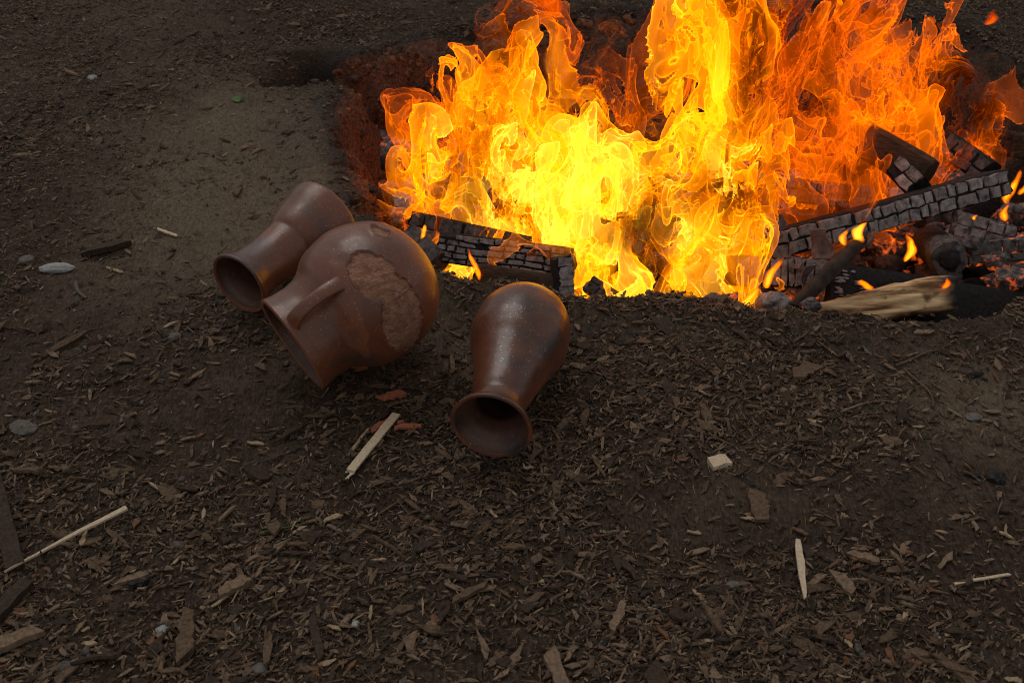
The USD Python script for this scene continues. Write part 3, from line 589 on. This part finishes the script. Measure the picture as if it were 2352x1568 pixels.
curl(1885, 558, 2.20, 42, 74, -.3, .7, (1.2, -.2, 0), 'upright curl of burnt bark against the long beam', 3)
curl(1800, 590, 2.18, 30, 95, .9, .8, (.5, -.3, 0), 'long curled bark strip drooping over the grey log', 4)
curl(1850, 640, 2.09, 24, 80, .35, .9, (1.3, .1, 0), 'narrow curled bark strip hanging down beside the branch', 5)
curl(1985, 560, 2.16, 14, 60, -.8, .6, (.9, .3, 0), 'thin pale bark sliver behind the branch tip', 6)
# ash lumps and coals
for i, (px_, py_, y, w_, h_, lab, mt) in enumerate([
        (1775, 700, 2.03, 80, 56, 'grey ash lump at the pit edge below the cracked grey log', ash_m), (1862, 700, 2.0, 46, 34, 'dark coal lump at the foot of the branch', ember_dim_m),
        (1700, 690, 2.06, 60, 40, 'glowing coal lump at the pit edge under the yellow flames', ember_m), (2330, 640, 2.2, 90, 44, 'red glowing coals at the right frame edge above the black board', ember_m),
        (2290, 600, 2.26, 60, 46, 'glowing coal below the grey ember log', ember_m), (2235, 560, 2.3, 46, 40, 'small ash grey coal right of the hollow log', ash_dark_m),
        (1640, 690, 2.04, 50, 30, 'ash coal at the pit edge left of the glowing lump', ash_dark_m), (2344, 500, 2.5, 50, 70, 'dark charred lump at the right frame edge beside the beam end', ember_dim_m),
        (1372, 690, 2.05, 46, 22, 'pale ember lying at the pit edge right of the upright post', ash_m)]):
    o = aty(px_, py_, y); s1 = metre(1, o); v, f = lump(None, w_ * s1, w_ * s1 * .8, h_ * s1, 3, .45, 40 + i)
    tag(obj('coal', (v + o, f), mt, smooth=40), lab, 'coal')
# ember bed on the pit floor
r = np.random.default_rng(9); bed = UsdGeom.PointInstancer.Define(stage, '/World/ember_bed'); tag(bed, 'bed of glowing coals and ash on the pit floor', 'embers', kind='stuff')
UsdGeom.Scope.Define(stage, '/World/ember_bed/kinds'); bp = []
for i in range(6):
    path = numbered('/World/ember_bed/kinds/coal'); usdkit.mesh(stage, path, lump(r, .09, .07, .055, 2, .5, i), [ember_m, ember_dim_m, ash_dark_m, char_m, ash_m, ember_m][i], smooth=40); bp.append(path)
bx, by = r.uniform(-.45, 1.55, 2600), r.uniform(1.95, 3.5, 2600); s_, w_ = pit_sd(bx, by); ok = s_ / w_ > .75; bx, by = bx[ok], by[ok]; n = len(bx)
bed.CreatePrototypesRel().SetTargets([Sdf.Path(p) for p in bp]); bed.CreateProtoIndicesAttr(Vt.IntArray.FromNumpy(r.integers(0, 6, n).astype(np.int32)))
bed.CreatePositionsAttr(Vt.Vec3fArray.FromNumpy(np.stack([bx, by, gz(bx, by, False) + r.uniform(0, .09, n)], -1).astype(np.float32)))
yw = r.uniform(0, PI, n); bed.CreateOrientationsAttr(Vt.QuathArray([Gf.Quath(float(math.cos(a)), 0, 0, float(math.sin(a))) for a in yw]))
bed.CreateScalesAttr(Vt.Vec3fArray.FromNumpy(np.repeat(np.exp(r.normal(-.1, .35, n))[:, None], 3, 1).astype(np.float32)))

# ------------------------------------------------------------------ single things on the ground
r = np.random.default_rng(21)
def stick(name, label, cat, a, b, wpx, material, T=.004, lift=.005, bend=0., n=9, ragged=.2, group=None, taper=.3, point=0.):
    c, L, yaw, sl = span(a, b, lift); W = metre(wpx, c)
    return tag(obj(name, put(chip_mesh(L, W, T, r, ragged, bend, n, taper, point), c, yaw, tilt_of(yaw, sl)), material), label, cat, group)
def twig(label, pts, wpx, material, lift=.004):
    P = spline([ong(x, y, lift) for x, y in pts], 16); w0 = metre(wpx, P[0]); wv = np.linspace(1, .55, 16) * w0
    return tag(obj('twig', sweep(P, wv, wv, np.array([0, 0, 1.]) + .01, 8), material, smooth=50), label, 'twig')
def pebble(name, label, cat, px_, py_, wpx, hpx, material, yaw=0., flat=.6, seed=0, sub=3, lift=.2, rough=.22):
    o = ong(px_, py_); w1 = metre(wpx, o); d1 = metre(hpx, o) * 1.3; v, f = lump(r, w1, d1, w1 * flat * .8, sub, rough, seed)
    return tag(obj(name, put((v, f), o + [0, 0, w1 * flat * lift], yaw), material, smooth=45), label, cat)
# frayed flat stick: blade and fibres at its broken end
c, L, yaw, sl = span((911, 958), (806, 1088), .008); W = metre(21, c)
T = thing('flat_stick', [c[0], c[1], c[2] - .008], 'pale flat wooden stick with a frayed end lying before the jugs', 'stick')
v, f = chip_mesh(L, W * .95, .004, np.random.default_rng(2), .025, 0, 9, 0.); obj('blade', put((v, f), c, yaw, tilt_of(yaw, sl)), pale_m, T)
e = ong(806, 1088, .007)
for i, q in enumerate(((792, 1100), (800, 1101), (812, 1093), (820, 1086))):
    b = ong(*q, .004); d = b - e; off = np.array([math.cos(yaw + PI / 2), math.sin(yaw + PI / 2), 0]) * W * (.33 - .22 * i)
    m = (e + b) / 2 + off; obj('fibre', put(chip_mesh(np.linalg.norm(d) * 1.5, W * .2, .002, r, .2, 0, 4), m, math.atan2(d[1], d[0])), pale_m, T)
stick('splinter', 'thin brownish splinter beside the pale frayed stick', 'splinter', (846, 990), (800, 1050), 7, CHIP[3], .003)
stick('splinter', 'long tapering pale splinter crossing the dark board at the left edge', 'splinter', (14, 1328), (294, 1180), 15, pale_m, .004, .014, .01, ragged=.06, taper=.1, point=.92)
stick('weathered_board', 'weathered dark board running off the left edge above the curved bark', 'board', (-14, 1105), (40, 1312), 40, CHIP[0], .018, .01, 0, ragged=.03, taper=.02)
stick('weathered_board', 'short dark board slanting off the left edge under the long splinter', 'board', (-20, 1440), (66, 1345), 36, CHIP[0], .016, .009, 0, ragged=.04, taper=.05)
stick('bark_strip', 'curved brown bark strip in the lower left corner', 'bark', (-30, 1510), (98, 1458), 30, CHIP[2], .012, .012, .05)
stick('wood_block', 'square pale wood chip on the mulch right of centre', 'wood chip', (1630, 1072), (1672, 1064), 32, pale_m, .012, .008, 0, n=4, ragged=.06, taper=0.)
stick('splinter', 'upright-pointing pale splinter in the lower right mulch', 'splinter', (1829, 1252), (1846, 1388), 11, pale_m, .003, .014, ragged=.12, taper=.5, point=-.8)
stick('splinter', 'thin pale splinter near the right frame edge', 'splinter', (2190, 1346), (2316, 1324), 7, pale_m, .003, .006)
stick('splinter', 'short pale straight splinter left of the small jar', 'splinter', (362, 530), (408, 547), 7, pale_m, .003, .006)
stick('splinter', 'little pale splinter right of the white stone', 'splinter', (246, 618), (284, 630), 6, CHIP[3], .003)
stick('bark_strip', 'ragged dark bark piece on the soil left of the small jar', 'bark', (196, 590), (292, 566), 20, CHIP[0], .014, .008, .03)
stick('bark_strip', 'tan split bark chunk at the bottom left centre', 'bark', (504, 1372), (572, 1338), 26, CHIP[2], .012, .008, .03)
stick('bark_strip', 'upright brown bark chunk near the bottom frame edge', 'bark', (436, 1412), (424, 1520), 36, CHIP[1], .014, .008, .03)
stick('bark_strip', 'dark narrow bark strip near the bottom frame edge', 'bark', (718, 1426), (738, 1520), 20, CHIP[0], .01, .008)
stick('bark_strip', 'pale brown bark tongue cut by the bottom frame edge', 'bark', (1264, 1500), (1294, 1590), 34, CHIP[2], .01, .008)
stick('bark_strip', 'brown splint leaning with a pale tip in the bottom mulch', 'bark', (1432, 1392), (1404, 1456), 20, CHIP[2], .008, .008)
stick('bark_strip', 'broad rough chip in the lower right mulch', 'bark', (1918, 1322), (1958, 1366), 28, CHIP[2], .008, .007)
stick('bark_strip', 'long tan chip above the broad rough chip', 'bark', (1950, 1276), (2018, 1296), 17, CHIP[2], .008, .007)
stick('bark_strip', 'thin dark splint in the lower right mulch', 'bark', (1966, 1318), (2046, 1352), 14, CHIP[0], .006, .006)
stick('bark_strip', 'crumbling bark flake below the grey ash lump', 'bark', (1820, 866), (1872, 850), 38, CHIP[1], .008, .007)
stick('bark_strip', 'long dark splint in the middle foreground', 'bark', (1040, 1390), (1118, 1348), 16, CHIP[1], .008, .008)
stick('bark_strip', 'grey flat bark slab below the pale square chip', 'bark', (1734, 1136), (1748, 1204), 42, CHIP[1], .008, .008, ragged=.12)
stick('bark_strip', 'dark long splint across the mulch right of the vase', 'bark', (1560, 1012), (1600, 1060), 12, CHIP[0], .006, .006)
stick('black_stick', 'short black charcoal stick in the lower left mulch', 'charcoal', (298, 1348), (340, 1342), 13, coal_m, .01, .006)
for lab, a, b, wpx in (('largest leaf-shaped pottery shard under the big jug', (874, 921), (930, 910), 22), ('shard tucked under the top of the frayed stick', (852, 996), (890, 974), 18), ('narrow pottery shard right of the frayed stick', (906, 988), (968, 985), 12), ('tiny pottery crumb above the narrow shard', (914, 978), (928, 974), 8)):
    stick('pottery_shard', 'orange-red ' + lab, 'shard', a, b, wpx, shard_m, .005, .006, .05, n=7)
pebble('pottery_shard', 'brick red shard lying against the big jug near the ground', 'shard', 826, 848, 36, 14, shard_m, .2, .35, 3)
pebble('stone', 'flat whitish stone half buried on the left soil', 'stone', 130, 621, 80, 24, white_stone_m, .05, .35, 7)
pebble('stone', 'dull grey stone behind the flat whitish stone', 'stone', 62, 600, 36, 24, stone_m, .3, .6, 8)
pebble('stone', 'flat grey stone near the left frame edge above the boards', 'stone', 54, 985, 68, 36, CHIP[5], -.4, .3, 9)
pebble('stone', 'small pale stone on the soil at upper left', 'stone', 213, 182, 22, 17, white_stone_m, .3, .7, 10)
pebble('stone', 'dark blue-grey stone below the small jar', 'stone', 400, 776, 36, 18, stone_m, .2, .5, 11)
pebble('stone', 'rounded grey stone near the bottom left centre', 'stone', 597, 1537, 34, 24, stone_m, .0, .6, 12)
pebble('stone', 'small white pebble at the bottom left centre', 'stone', 817, 1433, 17, 17, white_stone_m, .4, .8, 13)
pebble('stone', 'round brown stone on the mulch below the shards', 'stone', 733, 1162, 34, 22, CHIP[1], .1, .6, 14)
pebble('stone', 'grey stone in the dirt patch at right', 'stone', 2236, 960, 40, 22, stone_m, .1, .4, 15)
pebble('stone', 'half-white half-black pebble in the lower left mulch', 'stone', 372, 1448, 30, 24, white_stone_m, .3, .7, 16)
pebble('stone', 'pale grey stone in the lower right mulch', 'stone', 1682, 1346, 34, 18, stone_m, .3, .5, 17)
pebble('coal', 'lone black coal on the mulch near the right frame edge', 'coal', 2284, 1100, 46, 34, coal_m, .2, .8, 18, rough=.4)
pebble('coal', 'small black coal left of the lone coal', 'coal', 2240, 1092, 30, 14, coal_m, .5, .5, 19, rough=.4)
pebble('coal', 'small black coal in the mulch below the frayed stick', 'coal', 423, 1157, 20, 14, coal_m, .2, .7, 20, rough=.4)
pebble('coal', 'black coal on the dirt edge below the pale log', 'coal', 2240, 862, 36, 13, coal_m, .2, .5, 21, rough=.4)
pebble('knot', 'ring-shaped dark wood knot on the mulch at right', 'wood chip', 2052, 1016, 42, 24, CHIP[1], .1, .4, 22)
twig('curved grey twig below the whitish stone', [(176, 652), (184, 676), (200, 688)], 11, CHIP[5])
twig('bent brown twig reaching from the mulch to the dirt patch', [(2076, 850), (2110, 882), (2136, 908), (2141, 938)], 7, CHIP[1])
twig('crooked dark twig below the pale split log', [(2056, 842), (2090, 830), (2130, 812), (2172, 808)], 7, CHIP[1])
twig('long thin twig running along the left of the dirt patch', [(1930, 950), (1985, 930), (2030, 924), (2060, 926)], 6, CHIP[2])
twig('dark hooked rootlet in the mulch below the stick', [(870, 1250), (880, 1230), (920, 1222), (965, 1226)], 7, CHIP[0])
twig('thin green grass stem lying left of centre', [(580, 1228), (640, 1218), (720, 1200)], 4, leaf_m)
# leaf
o = ong(547, 231, .008); s1 = metre(1, o)
th = np.linspace(0, 2 * PI, 14, endpoint=False); rad = 10 * (1 + .15 * np.cos(2 * th))
v = np.stack([np.cos(th) * rad * 1.1, np.sin(th) * rad * 1.3, 3 * np.cos(2 * th)], 1) * s1; v = np.concatenate([v, v - [0, 0, .0012], [[0, 0, -.004]], [[0, 0, -.0052]]])
i = np.arange(14); j = np.roll(i, -1); f = np.concatenate([np.stack([i, j, i * 0 + 28], 1), np.stack([j + 14, i + 14, i * 0 + 29], 1), np.stack([i, i + 14, j + 14], 1), np.stack([i, j + 14, j], 1)])
tag(obj('leaf', put((v, f), o, .3, (-.25, -.3)), leaf_m, smooth=50), 'small green leaf on the bare soil at upper left', 'leaf')
# the larger chips, one by one
SHADE = [('dark brown', 0, 45), ('brown', 1, 85), ('light brown', 2, 70), ('pale tan', 3, 40), ('reddish', 4, 18)]
def where(x, y):
    if y < 1100: return 'left of the frayed stick' if x < 800 else 'between the stick and the vase' if x < 1040 else 'just below the pit edge, right of the vase' if x < 1800 else 'around the dirt patch at right'
    if y < 1330: return 'near the long splinter at left' if x < 420 else 'below the frayed stick' if x < 900 else 'in front of the vase mouth' if x < 1350 else 'below the square pale chip' if x < 1800 else 'below the lone black coal'
    return 'in the lower left corner' if x < 480 else 'at the bottom left of centre' if x < 1000 else 'at the bottom centre' if x < 1500 else 'left of the upright splinter' if x < 1840 else 'in the lower right corner'
for shade, c, cnt in SHADE:
    k = 0
    while k < cnt:
        x, y = r.uniform(20, 2335), 700 + 860 * r.uniform(0, 1) ** .7
        p = ong(x, y, .004)
        if pit_sd(p[:1], p[1:2])[0][0] > -.03 or (1020 < x < 1320 and y < 1070) or (480 < x < 1010 and y < 900): continue
        L = r.uniform(.016, .040) * (.8 if c >= 3 else 1); slim = r.uniform(.14, .44) * (.7 if c == 3 else 1); W = L * slim
        yaw = r.normal(.55, 1.0); form = 'slender' if slim < .24 else 'broad' if slim > .34 else 'stubby'
        place = where(x, y)
        tag(obj('wood_chip', put(chip_mesh(L, W, .003, r, .35, r.uniform(-.03, .08)), p, yaw, (r.normal(0, .2), r.normal(0, .2))), CHIP[c]),
            f'{form} {shade} chip {place}', 'wood chip', f'{form} {shade} chips {place}')
        k += 1

# ------------------------------------------------------------------ the fire
BLOBS = [ # px, py, depth y, rx px, rz px, ry m, heat
 (952,235,2.74,58,95,.10,.42),(990,320,2.68,105,130,.13,.45),(928,330,2.62,40,70,.07,.65),(985,240,2.74,60,60,.07,.35),
 (1085,290,2.70,120,160,.16,.85),(990,420,2.50,100,100,.14,.85),(1120,460,2.45,160,140,.18,.95),(965,470,2.44,60,50,.08,.9),(950,400,2.52,55,80,.09,.8),(1010,505,2.40,80,45,.08,.9),(938,440,2.5,36,50,.07,.75),
 (1215,300,2.75,160,180,.18,.85),(1200,95,2.86,110,62,.10,.45),(1290,70,2.9,60,60,.08,.35),(1350,200,2.8,100,110,.12,.55),(1160,170,2.8,90,90,.10,.6),
 (1330,440,2.45,200,190,.20,.95),(1480,380,2.5,160,230,.22,1.),(1560,470,2.35,130,120,.14,1.),(1420,590,2.25,200,110,.14,.95),(1480,150,2.62,60,130,.10,.5),(1395,330,2.6,90,160,.12,.8),(1385,215,2.72,90,140,.12,.7),(1455,260,2.62,80,150,.12,.75),(1130,215,2.75,80,110,.12,.7),(1400,470,2.4,90,90,.12,.9),
 (1260,560,2.35,160,75,.10,1.),(1560,110,2.55,120,240,.18,.72),(1660,60,2.6,120,230,.18,.68),(1640,320,2.45,160,230,.2,.9),
 (1620,560,2.2,160,150,.13,1.),(1730,450,2.3,85,170,.12,.75),(1500,650,2.12,170,60,.08,1.),(1690,650,2.1,90,60,.08,.85),
 (1235,572,2.2,75,46,.06,.9),
 (1800,200,2.75,125,175,.17,.45),(1960,120,2.95,165,215,.18,.38),(2110,180,2.95,145,185,.16,.38),(2220,260,2.85,85,140,.10,.4),
 (1870,320,2.65,130,140,.14,.4),(2030,320,2.8,165,125,.16,.42),(1890,440,2.5,140,75,.10,.4),(2010,440,2.6,120,66,.08,.35),(2190,330,2.8,80,70,.08,.3),(1850,60,2.9,110,120,.12,.15)]
def envelope(x, y, z):
    best = np.full(x.shape, -3., np.float32); hs = np.zeros_like(x); ws = np.zeros_like(x) + 1e-9
    for bx, by, d, rx, rz, ry, heat in BLOBS:
        c = aty(bx, by, d); k = float(metre(1, c)); c = [float(v) for v in c]
        zt = np.clip((z - c[2]) / (rz * k * 1.1), 0, 1.2); tp = 1 - .5 * zt; dn = np.where(z < c[2], .8, 1.)
        q = np.sqrt(((x - c[0] - .12 * rx * k * zt) / (rx * k * tp)) ** 2 + ((y - c[1]) / ry) ** 2 + (dn * (z - c[2]) / (rz * k * 1.1)) ** 2)
        e = 1 - q; best = np.maximum(best, e); w = np.exp(np.clip(6 * e, -30, 6)); hs += w * heat; ws += w
    return best, hs / ws
from concurrent.futures import ThreadPoolExecutor
POOL = ThreadPoolExecutor(4)
def make_fire():
    """advects a smooth noise through a swirling, rising flow and returns the warped field on a grid"""
    rng = np.random.default_rng(7); h = .0058
    lo, hi = np.array([-.44, 1.93, -.30]), np.array([1.40, 3.30, .80])
    n = np.ceil((hi - lo) / h).astype(int); ax = [(lo[k] + h * np.arange(n[k])).astype(np.float32) for k in range(3)]
    X, Y, Z = np.meshgrid(*ax, indexing='ij')
    e0, _ = envelope(X[::3, ::3, ::3], Y[::3, ::3, ::3], Z[::3, ::3, ::3])
    near = ndimage.maximum_filter(e0, 3) > -.55
    near = np.repeat(np.repeat(np.repeat(near, 3, 0), 3, 1), 3, 2)[:n[0], :n[1], :n[2]]
    x, y, z = X[near], Y[near], Z[near]
    def lattice(scale):
        scale = np.array(scale); sz = np.ceil((hi - lo) / scale).astype(int) + 14
        a = rng.standard_normal(sz).astype(np.float32); f = ndimage.zoom(a, 4, order=3, mode='nearest'); f /= f.std()
        q = [(f.shape[i] - 1) / (sz[i] - 1) for i in range(3)]
        return lambda x, y, z: ndimage.map_coordinates(f, [((v - lo[i]) / scale[i] + 6) * q[i] for i, v in enumerate((x, y, z))], order=1, mode='mirror')
    g0 = [lo[k] - .1 + 2 * h * np.arange(int((hi[k] - lo[k] + .2) / (2 * h))) for k in range(3)]
    G = [a.astype(np.float32) for a in np.meshgrid(*g0, indexing='ij')]; Vf = [np.zeros_like(G[0]) for _ in range(3)]
    for wl, amp in ((.20, .75), (.085, .9), (.042, .7)):
        A = [lattice((wl, wl, wl * 1.5))(*G) for _ in range(3)]; d = lambda Fd, k: np.gradient(Fd, 2 * h, axis=k)
        c = (d(A[2], 1) - d(A[1], 2), d(A[0], 2) - d(A[2], 0), d(A[1], 0) - d(A[0], 1)); s = amp / np.sqrt(sum((q ** 2).mean() for q in c))
        for k in range(3): Vf[k] += s * c[k] * (1.4 if k == 2 else .82)
    P = [x.copy(), y.copy(), z.copy()]
    for s in range(11):
        c = [(P[k] - g0[k][0]) / (2 * h) for k in range(3)]
        u = list(POOL.map(lambda k: ndimage.map_coordinates(Vf[k], c, order=1, mode='nearest'), range(3)))
        for k in range(3): P[k] -= .011 * u[k]
    g = lattice((.046, .046, .125))(*P) + lattice((.026, .026, .065))(*P) * .5; g /= g.std()
    thick = lattice((.12, .12, .2))(*[.5 * (a + b) for a, b in zip(P, (x, y, z))])
    hot = lattice((.085, .085, .19))(*P)
    full = lambda v, fill: (lambda o: (o.__setitem__(near, v), o)[1])(np.full(n, fill, np.float32))
    mix = [a + .5 * (b - a) for a, b in zip((x, y, z), P)]
    parts = list(POOL.map(lambda ch: envelope(*ch), zip(*[np.array_split(m_, 12) for m_ in mix])))
    e, heat = (np.concatenate([p_[i] for p_ in parts]) for i in (0, 1))
    b = np.interp(e, [-1.5, -.4, 0, .15, .5, 1], [8, 3.3, 1.4, .50, .12, -.05])
    return lo, h, full(g - b, -6), full(e, -1), full(np.clip(.95 * heat + .14 * hot, 0, 1), 0), full(thick, 0)
def surface_nets(Fd, lo, h):
    s = Fd > 0; nx, ny, nz = Fd.shape; c = np.zeros((nx - 1, ny - 1, nz - 1), np.uint8)
    corners = [(i, j, k) for i in (0, 1) for j in (0, 1) for k in (0, 1)]
    for i, j, k in corners: c += s[i:nx - 1 + i, j:ny - 1 + j, k:nz - 1 + k]
    act = (c > 0) & (c < 8); idx = np.full(act.shape, -1, np.int32); cells = np.argwhere(act); idx[act] = np.arange(len(cells))
    acc, cnt = np.zeros((len(cells), 3)), np.zeros(len(cells)); I, J, K = cells.T
    val = {q: Fd[I + q[0], J + q[1], K + q[2]] for q in corners}
    for a in corners:
        for k in range(3):
            if a[k] == 0:
                b = list(a); b[k] = 1; b = tuple(b); va, vb = val[a], val[b]; m = (va > 0) != (vb > 0)
                t = va[m] / (va[m] - vb[m]); pos = np.tile(np.array(a, float), (int(m.sum()), 1)); pos[:, k] = t; acc[m] += pos; cnt[m] += 1
    V = lo + h * (cells + acc / cnt[:, None]); quads = []
    for k in range(3):
        a_, b_ = [slice(None)] * 3, [slice(None)] * 3; a_[k] = slice(0, -1); b_[k] = slice(1, None)
        e = np.argwhere(s[tuple(a_)] != s[tuple(b_)]); o1, o2 = [q for q in range(3) if q != k]
        e = e[(e[:, o1] > 0) & (e[:, o2] > 0) & (e[:, o1] < Fd.shape[o1] - 1) & (e[:, o2] < Fd.shape[o2] - 1)]; q = []
        for da, db in ((-1, -1), (0, -1), (0, 0), (-1, 0)):
            p = e.copy(); p[:, o1] += da; p[:, o2] += db; q.append(idx[p[:, 0], p[:, 1], p[:, 2]])
        quads.append(np.stack(q, 1))
    return V, np.vstack(quads)
lo, h, field, env, heat, thick = make_fire()
field = ndimage.gaussian_filter(field, .55)
V, Q = surface_nets(field, lo, h)
c = ((V - lo) / h).T
grad = [np.gradient(field, axis=k) for k in range(3)]
Nn = -np.stack([ndimage.map_coordinates(g_, c, order=1) for g_ in grad], 1); Nn /= np.linalg.norm(Nn, axis=1, keepdims=True) + 1e-9
he = ndimage.map_coordinates(heat, c, order=1); en = ndimage.map_coordinates(env, c, order=1); tk = ndimage.map_coordinates(thick, c, order=1)
film = np.clip(.22 + .85 * sm(-.25, .35, en), 0, 1) * (.16 + 1.05 * he) * np.clip(.70 + .62 * tk, .05, 2.)
he = he * np.clip(.62 + .42 * film, 0, 1)                      # thin films are the cooler, redder ones
tint = np.stack([he, film, he], 1)
red = (proj(V)[:, 0] > 1775)[Q].mean(1) > .5
core = ndimage.gaussian_filter(field, 1.)[::2, ::2, ::2] - .95          # a coarser inner film: the thick hot heart of each fold
Vc, Qc = surface_nets(np.ascontiguousarray(core), lo, 2 * h); cc = ((Vc - lo) / (2 * h)).T
Nc = -np.stack([ndimage.map_coordinates(np.gradient(core, axis=k), cc, order=1) for k in range(3)], 1); Nc /= np.linalg.norm(Nc, axis=1, keepdims=True) + 1e-9
hc, ec, tc = [ndimage.map_coordinates(a, cc * 2, order=1) for a in (heat, env, thick)]
hc = np.clip(hc + .08, 0, 1); fc = sm(-.1, .3, ec) * (.0 + .4 * hc) * np.clip(.6 + .5 * tc, .05, 1.5)
tint = np.concatenate([tint, np.stack([hc, fc, hc], 1)]); Q = np.concatenate([Q, Qc + len(V)]); V = np.concatenate([V, Vc]); Nn = np.concatenate([Nn, Nc])
red = (proj(V)[:, 0] > 1775)[Q].mean(1) > .5
print('fire', len(V), len(Q), he.mean())
from scipy.sparse import coo_matrix
from scipy.sparse.csgraph import connected_components
for sel, label in ((~red, 'roaring yellow flames rising from the left and middle of the pit'), (red, 'thinner orange-red flames over the logs at the right of the pit')):
    u, inv = np.unique(Q[sel], return_inverse=True); q = inv.reshape(-1, 4); v = V[u]
    lab = connected_components(coo_matrix((np.ones(len(q) * 3), (np.repeat(q[:, 0], 3), q[:, 1:].ravel())), shape=(len(u), len(u))), directed=False)[1]
    big = np.argsort(-np.bincount(lab)); cnt = np.bincount(lab); keep = [b for b in big[:40] if cnt[b] > 900]
    base = np.array([v[:, 0].mean(), v[:, 1].mean(), v[:, 2].min()])
    T = thing('fire', base, label, 'fire')
    own = lab[q[:, 0]]
    for name, m in [('flame', own == b) for b in keep] + [('wisps', ~np.isin(own, keep))]:
        if not m.any(): continue
        k, kin = np.unique(q[m], return_inverse=True)
        o = obj(name, (v[k], kin.reshape(-1, 4)), flame_m, T, tint=tint[u][k], normals=Nn[u][k])
        if name == 'wisps': tag(o, 'small torn scraps of flame', kind='stuff')
# single small flames
def tongue(label, px_, py_, y, w, hpx, lean, heat_, seed):
    """a small flame lick: a leaning tear of hot gas torn by its own swirl; foot at (px, py)"""
    r = np.random.default_rng(seed); o = aty(px_, py_ + .07 * hpx, y); s1 = metre(1, o); W, Hh = w * s1, 1.1 * hpx * s1; h = max(.0016, Hh / 60)
    lo = np.array([-W * 1.3 - max(0, -lean) * Hh, -W * 1.2, -.15 * Hh]); hi = np.array([W * 1.3 + max(0, lean) * Hh, W * 1.2, 1.35 * Hh])
    g = np.stack(np.meshgrid(*[np.arange(lo[k], hi[k], h) for k in range(3)], indexing='ij'), -1)
    q = (g + o) * np.array([1, 1, .55])
    wp = np.stack([meshkit.fbm(q * .8 / W + 31 * k + seed, 3, seed + k) - .5 for k in range(3)], -1) * W * np.array([.8, .7, .9])
    p = g + wp; t = p[..., 2] / Hh
    tc = np.clip(t, 0, 1); rad = W / 2 * 1.75 * tc ** .45 * (1 - tc) ** 1.05 + 1e-5
    cx = lean * Hh * np.clip(t, 0, 1) ** 1.5 + W * .25 * np.sin(5 * t + seed)
    d = np.hypot(p[..., 0] - cx, p[..., 1] * 1.6)
    Fd = np.where((t > 0) & (t < 1), 1 - d / rad, -1.) + .5 * (meshkit.fbm(q * 2.2 / W + seed, 2, seed + 9) - .62)
    Fd = ndimage.gaussian_filter(Fd, 1.)
    Vs, Qs, Ns, Ts, off = [], [], [], [], 0
    for lev in (0., .15, .30, .45, .58):
      V, Q = surface_nets((Fd - lev).astype(np.float32), lo, h)
      if len(Q) < 20: break
      c = ((V - lo) / h).T; Nn = -np.stack([ndimage.map_coordinates(a, c, order=1) for a in np.gradient(Fd)], 1); Nn /= np.linalg.norm(Nn, axis=1, keepdims=True) + 1e-9
      tt = np.clip(V[:, 2] / Hh, 0, 1); hv = np.clip(heat_ - .3 + .2 * (.6 - tt) + .9 * lev, 0, 1); fl = (.35 + 3.2 * lev) * (.4 + .8 * heat_) * sm(-.15, .25, tt) * sm(1.1, .3, tt) + .12
      Vs.append(V + o); Qs.append(Q + off); Ns.append(Nn); Ts.append(np.stack([hv, fl, hv], 1)); off += len(V)
    tag(obj('flame', (np.concatenate(Vs), np.concatenate(Qs)), flame_m, tint=np.concatenate(Ts), normals=np.concatenate(Ns)), label, 'flame')
for i, q in enumerate([
    ('long thin flame lick hanging over the brick-cracked beam', 1094, 642, 2.13, 22, 110, -.12, .7), ('yellow flame burning on the tip of the branch', 1968, 556, 2.16, 40, 66, .15, .95),
    ('second smaller flame beside the branch tip flame', 1936, 560, 2.15, 28, 50, -.05, .8), ('flame behind the right end of the long beam', 2322, 455, 2.62, 34, 92, -.1, .7),
    ('flame lick cut by the right frame edge', 2344, 440, 2.6, 26, 60, .1, .65), ('orange flame under the middle of the long beam', 2080, 592, 2.40, 34, 70, -.15, .75),
    ('low orange flame on the black board', 1980, 664, 2.10, 48, 26, .1, .55), ('flame under the right end of the long beam', 2302, 505, 2.46, 24, 52, .2, .7),
    ('small flame on the broken grey log', 2238, 505, 2.40, 22, 18, .2, .8), ('small flame between the left log end and the beam', 976, 552, 2.31, 20, 48, -.15, .9),
    ('flame lick by the foot of the black board', 2082, 750, 1.98, 14, 14, .1, .8), ('small flame burning at the scorched tip of the pale log', 2170, 662, 2.08, 26, 34, .2, .4),
    ('detached flame scrap at the upper right', 2258, 60, 3.0, 34, 40, .6, .1),
    ('red flame scrap at the top frame edge', 1262, 30, 2.95, 80, 70, .2, .05), ('thin red flame at the left corner by the pit wall', 936, 535, 2.36, 14, 70, -.05, .2),
    ('flame along the cracked grey log', 1762, 660, 2.10, 36, 90, .1, .7), ('low flame beside the ash lump at the pit edge', 1720, 706, 2.03, 40, 70, .15, .75)]):
    tongue(*q, seed=i + 1)
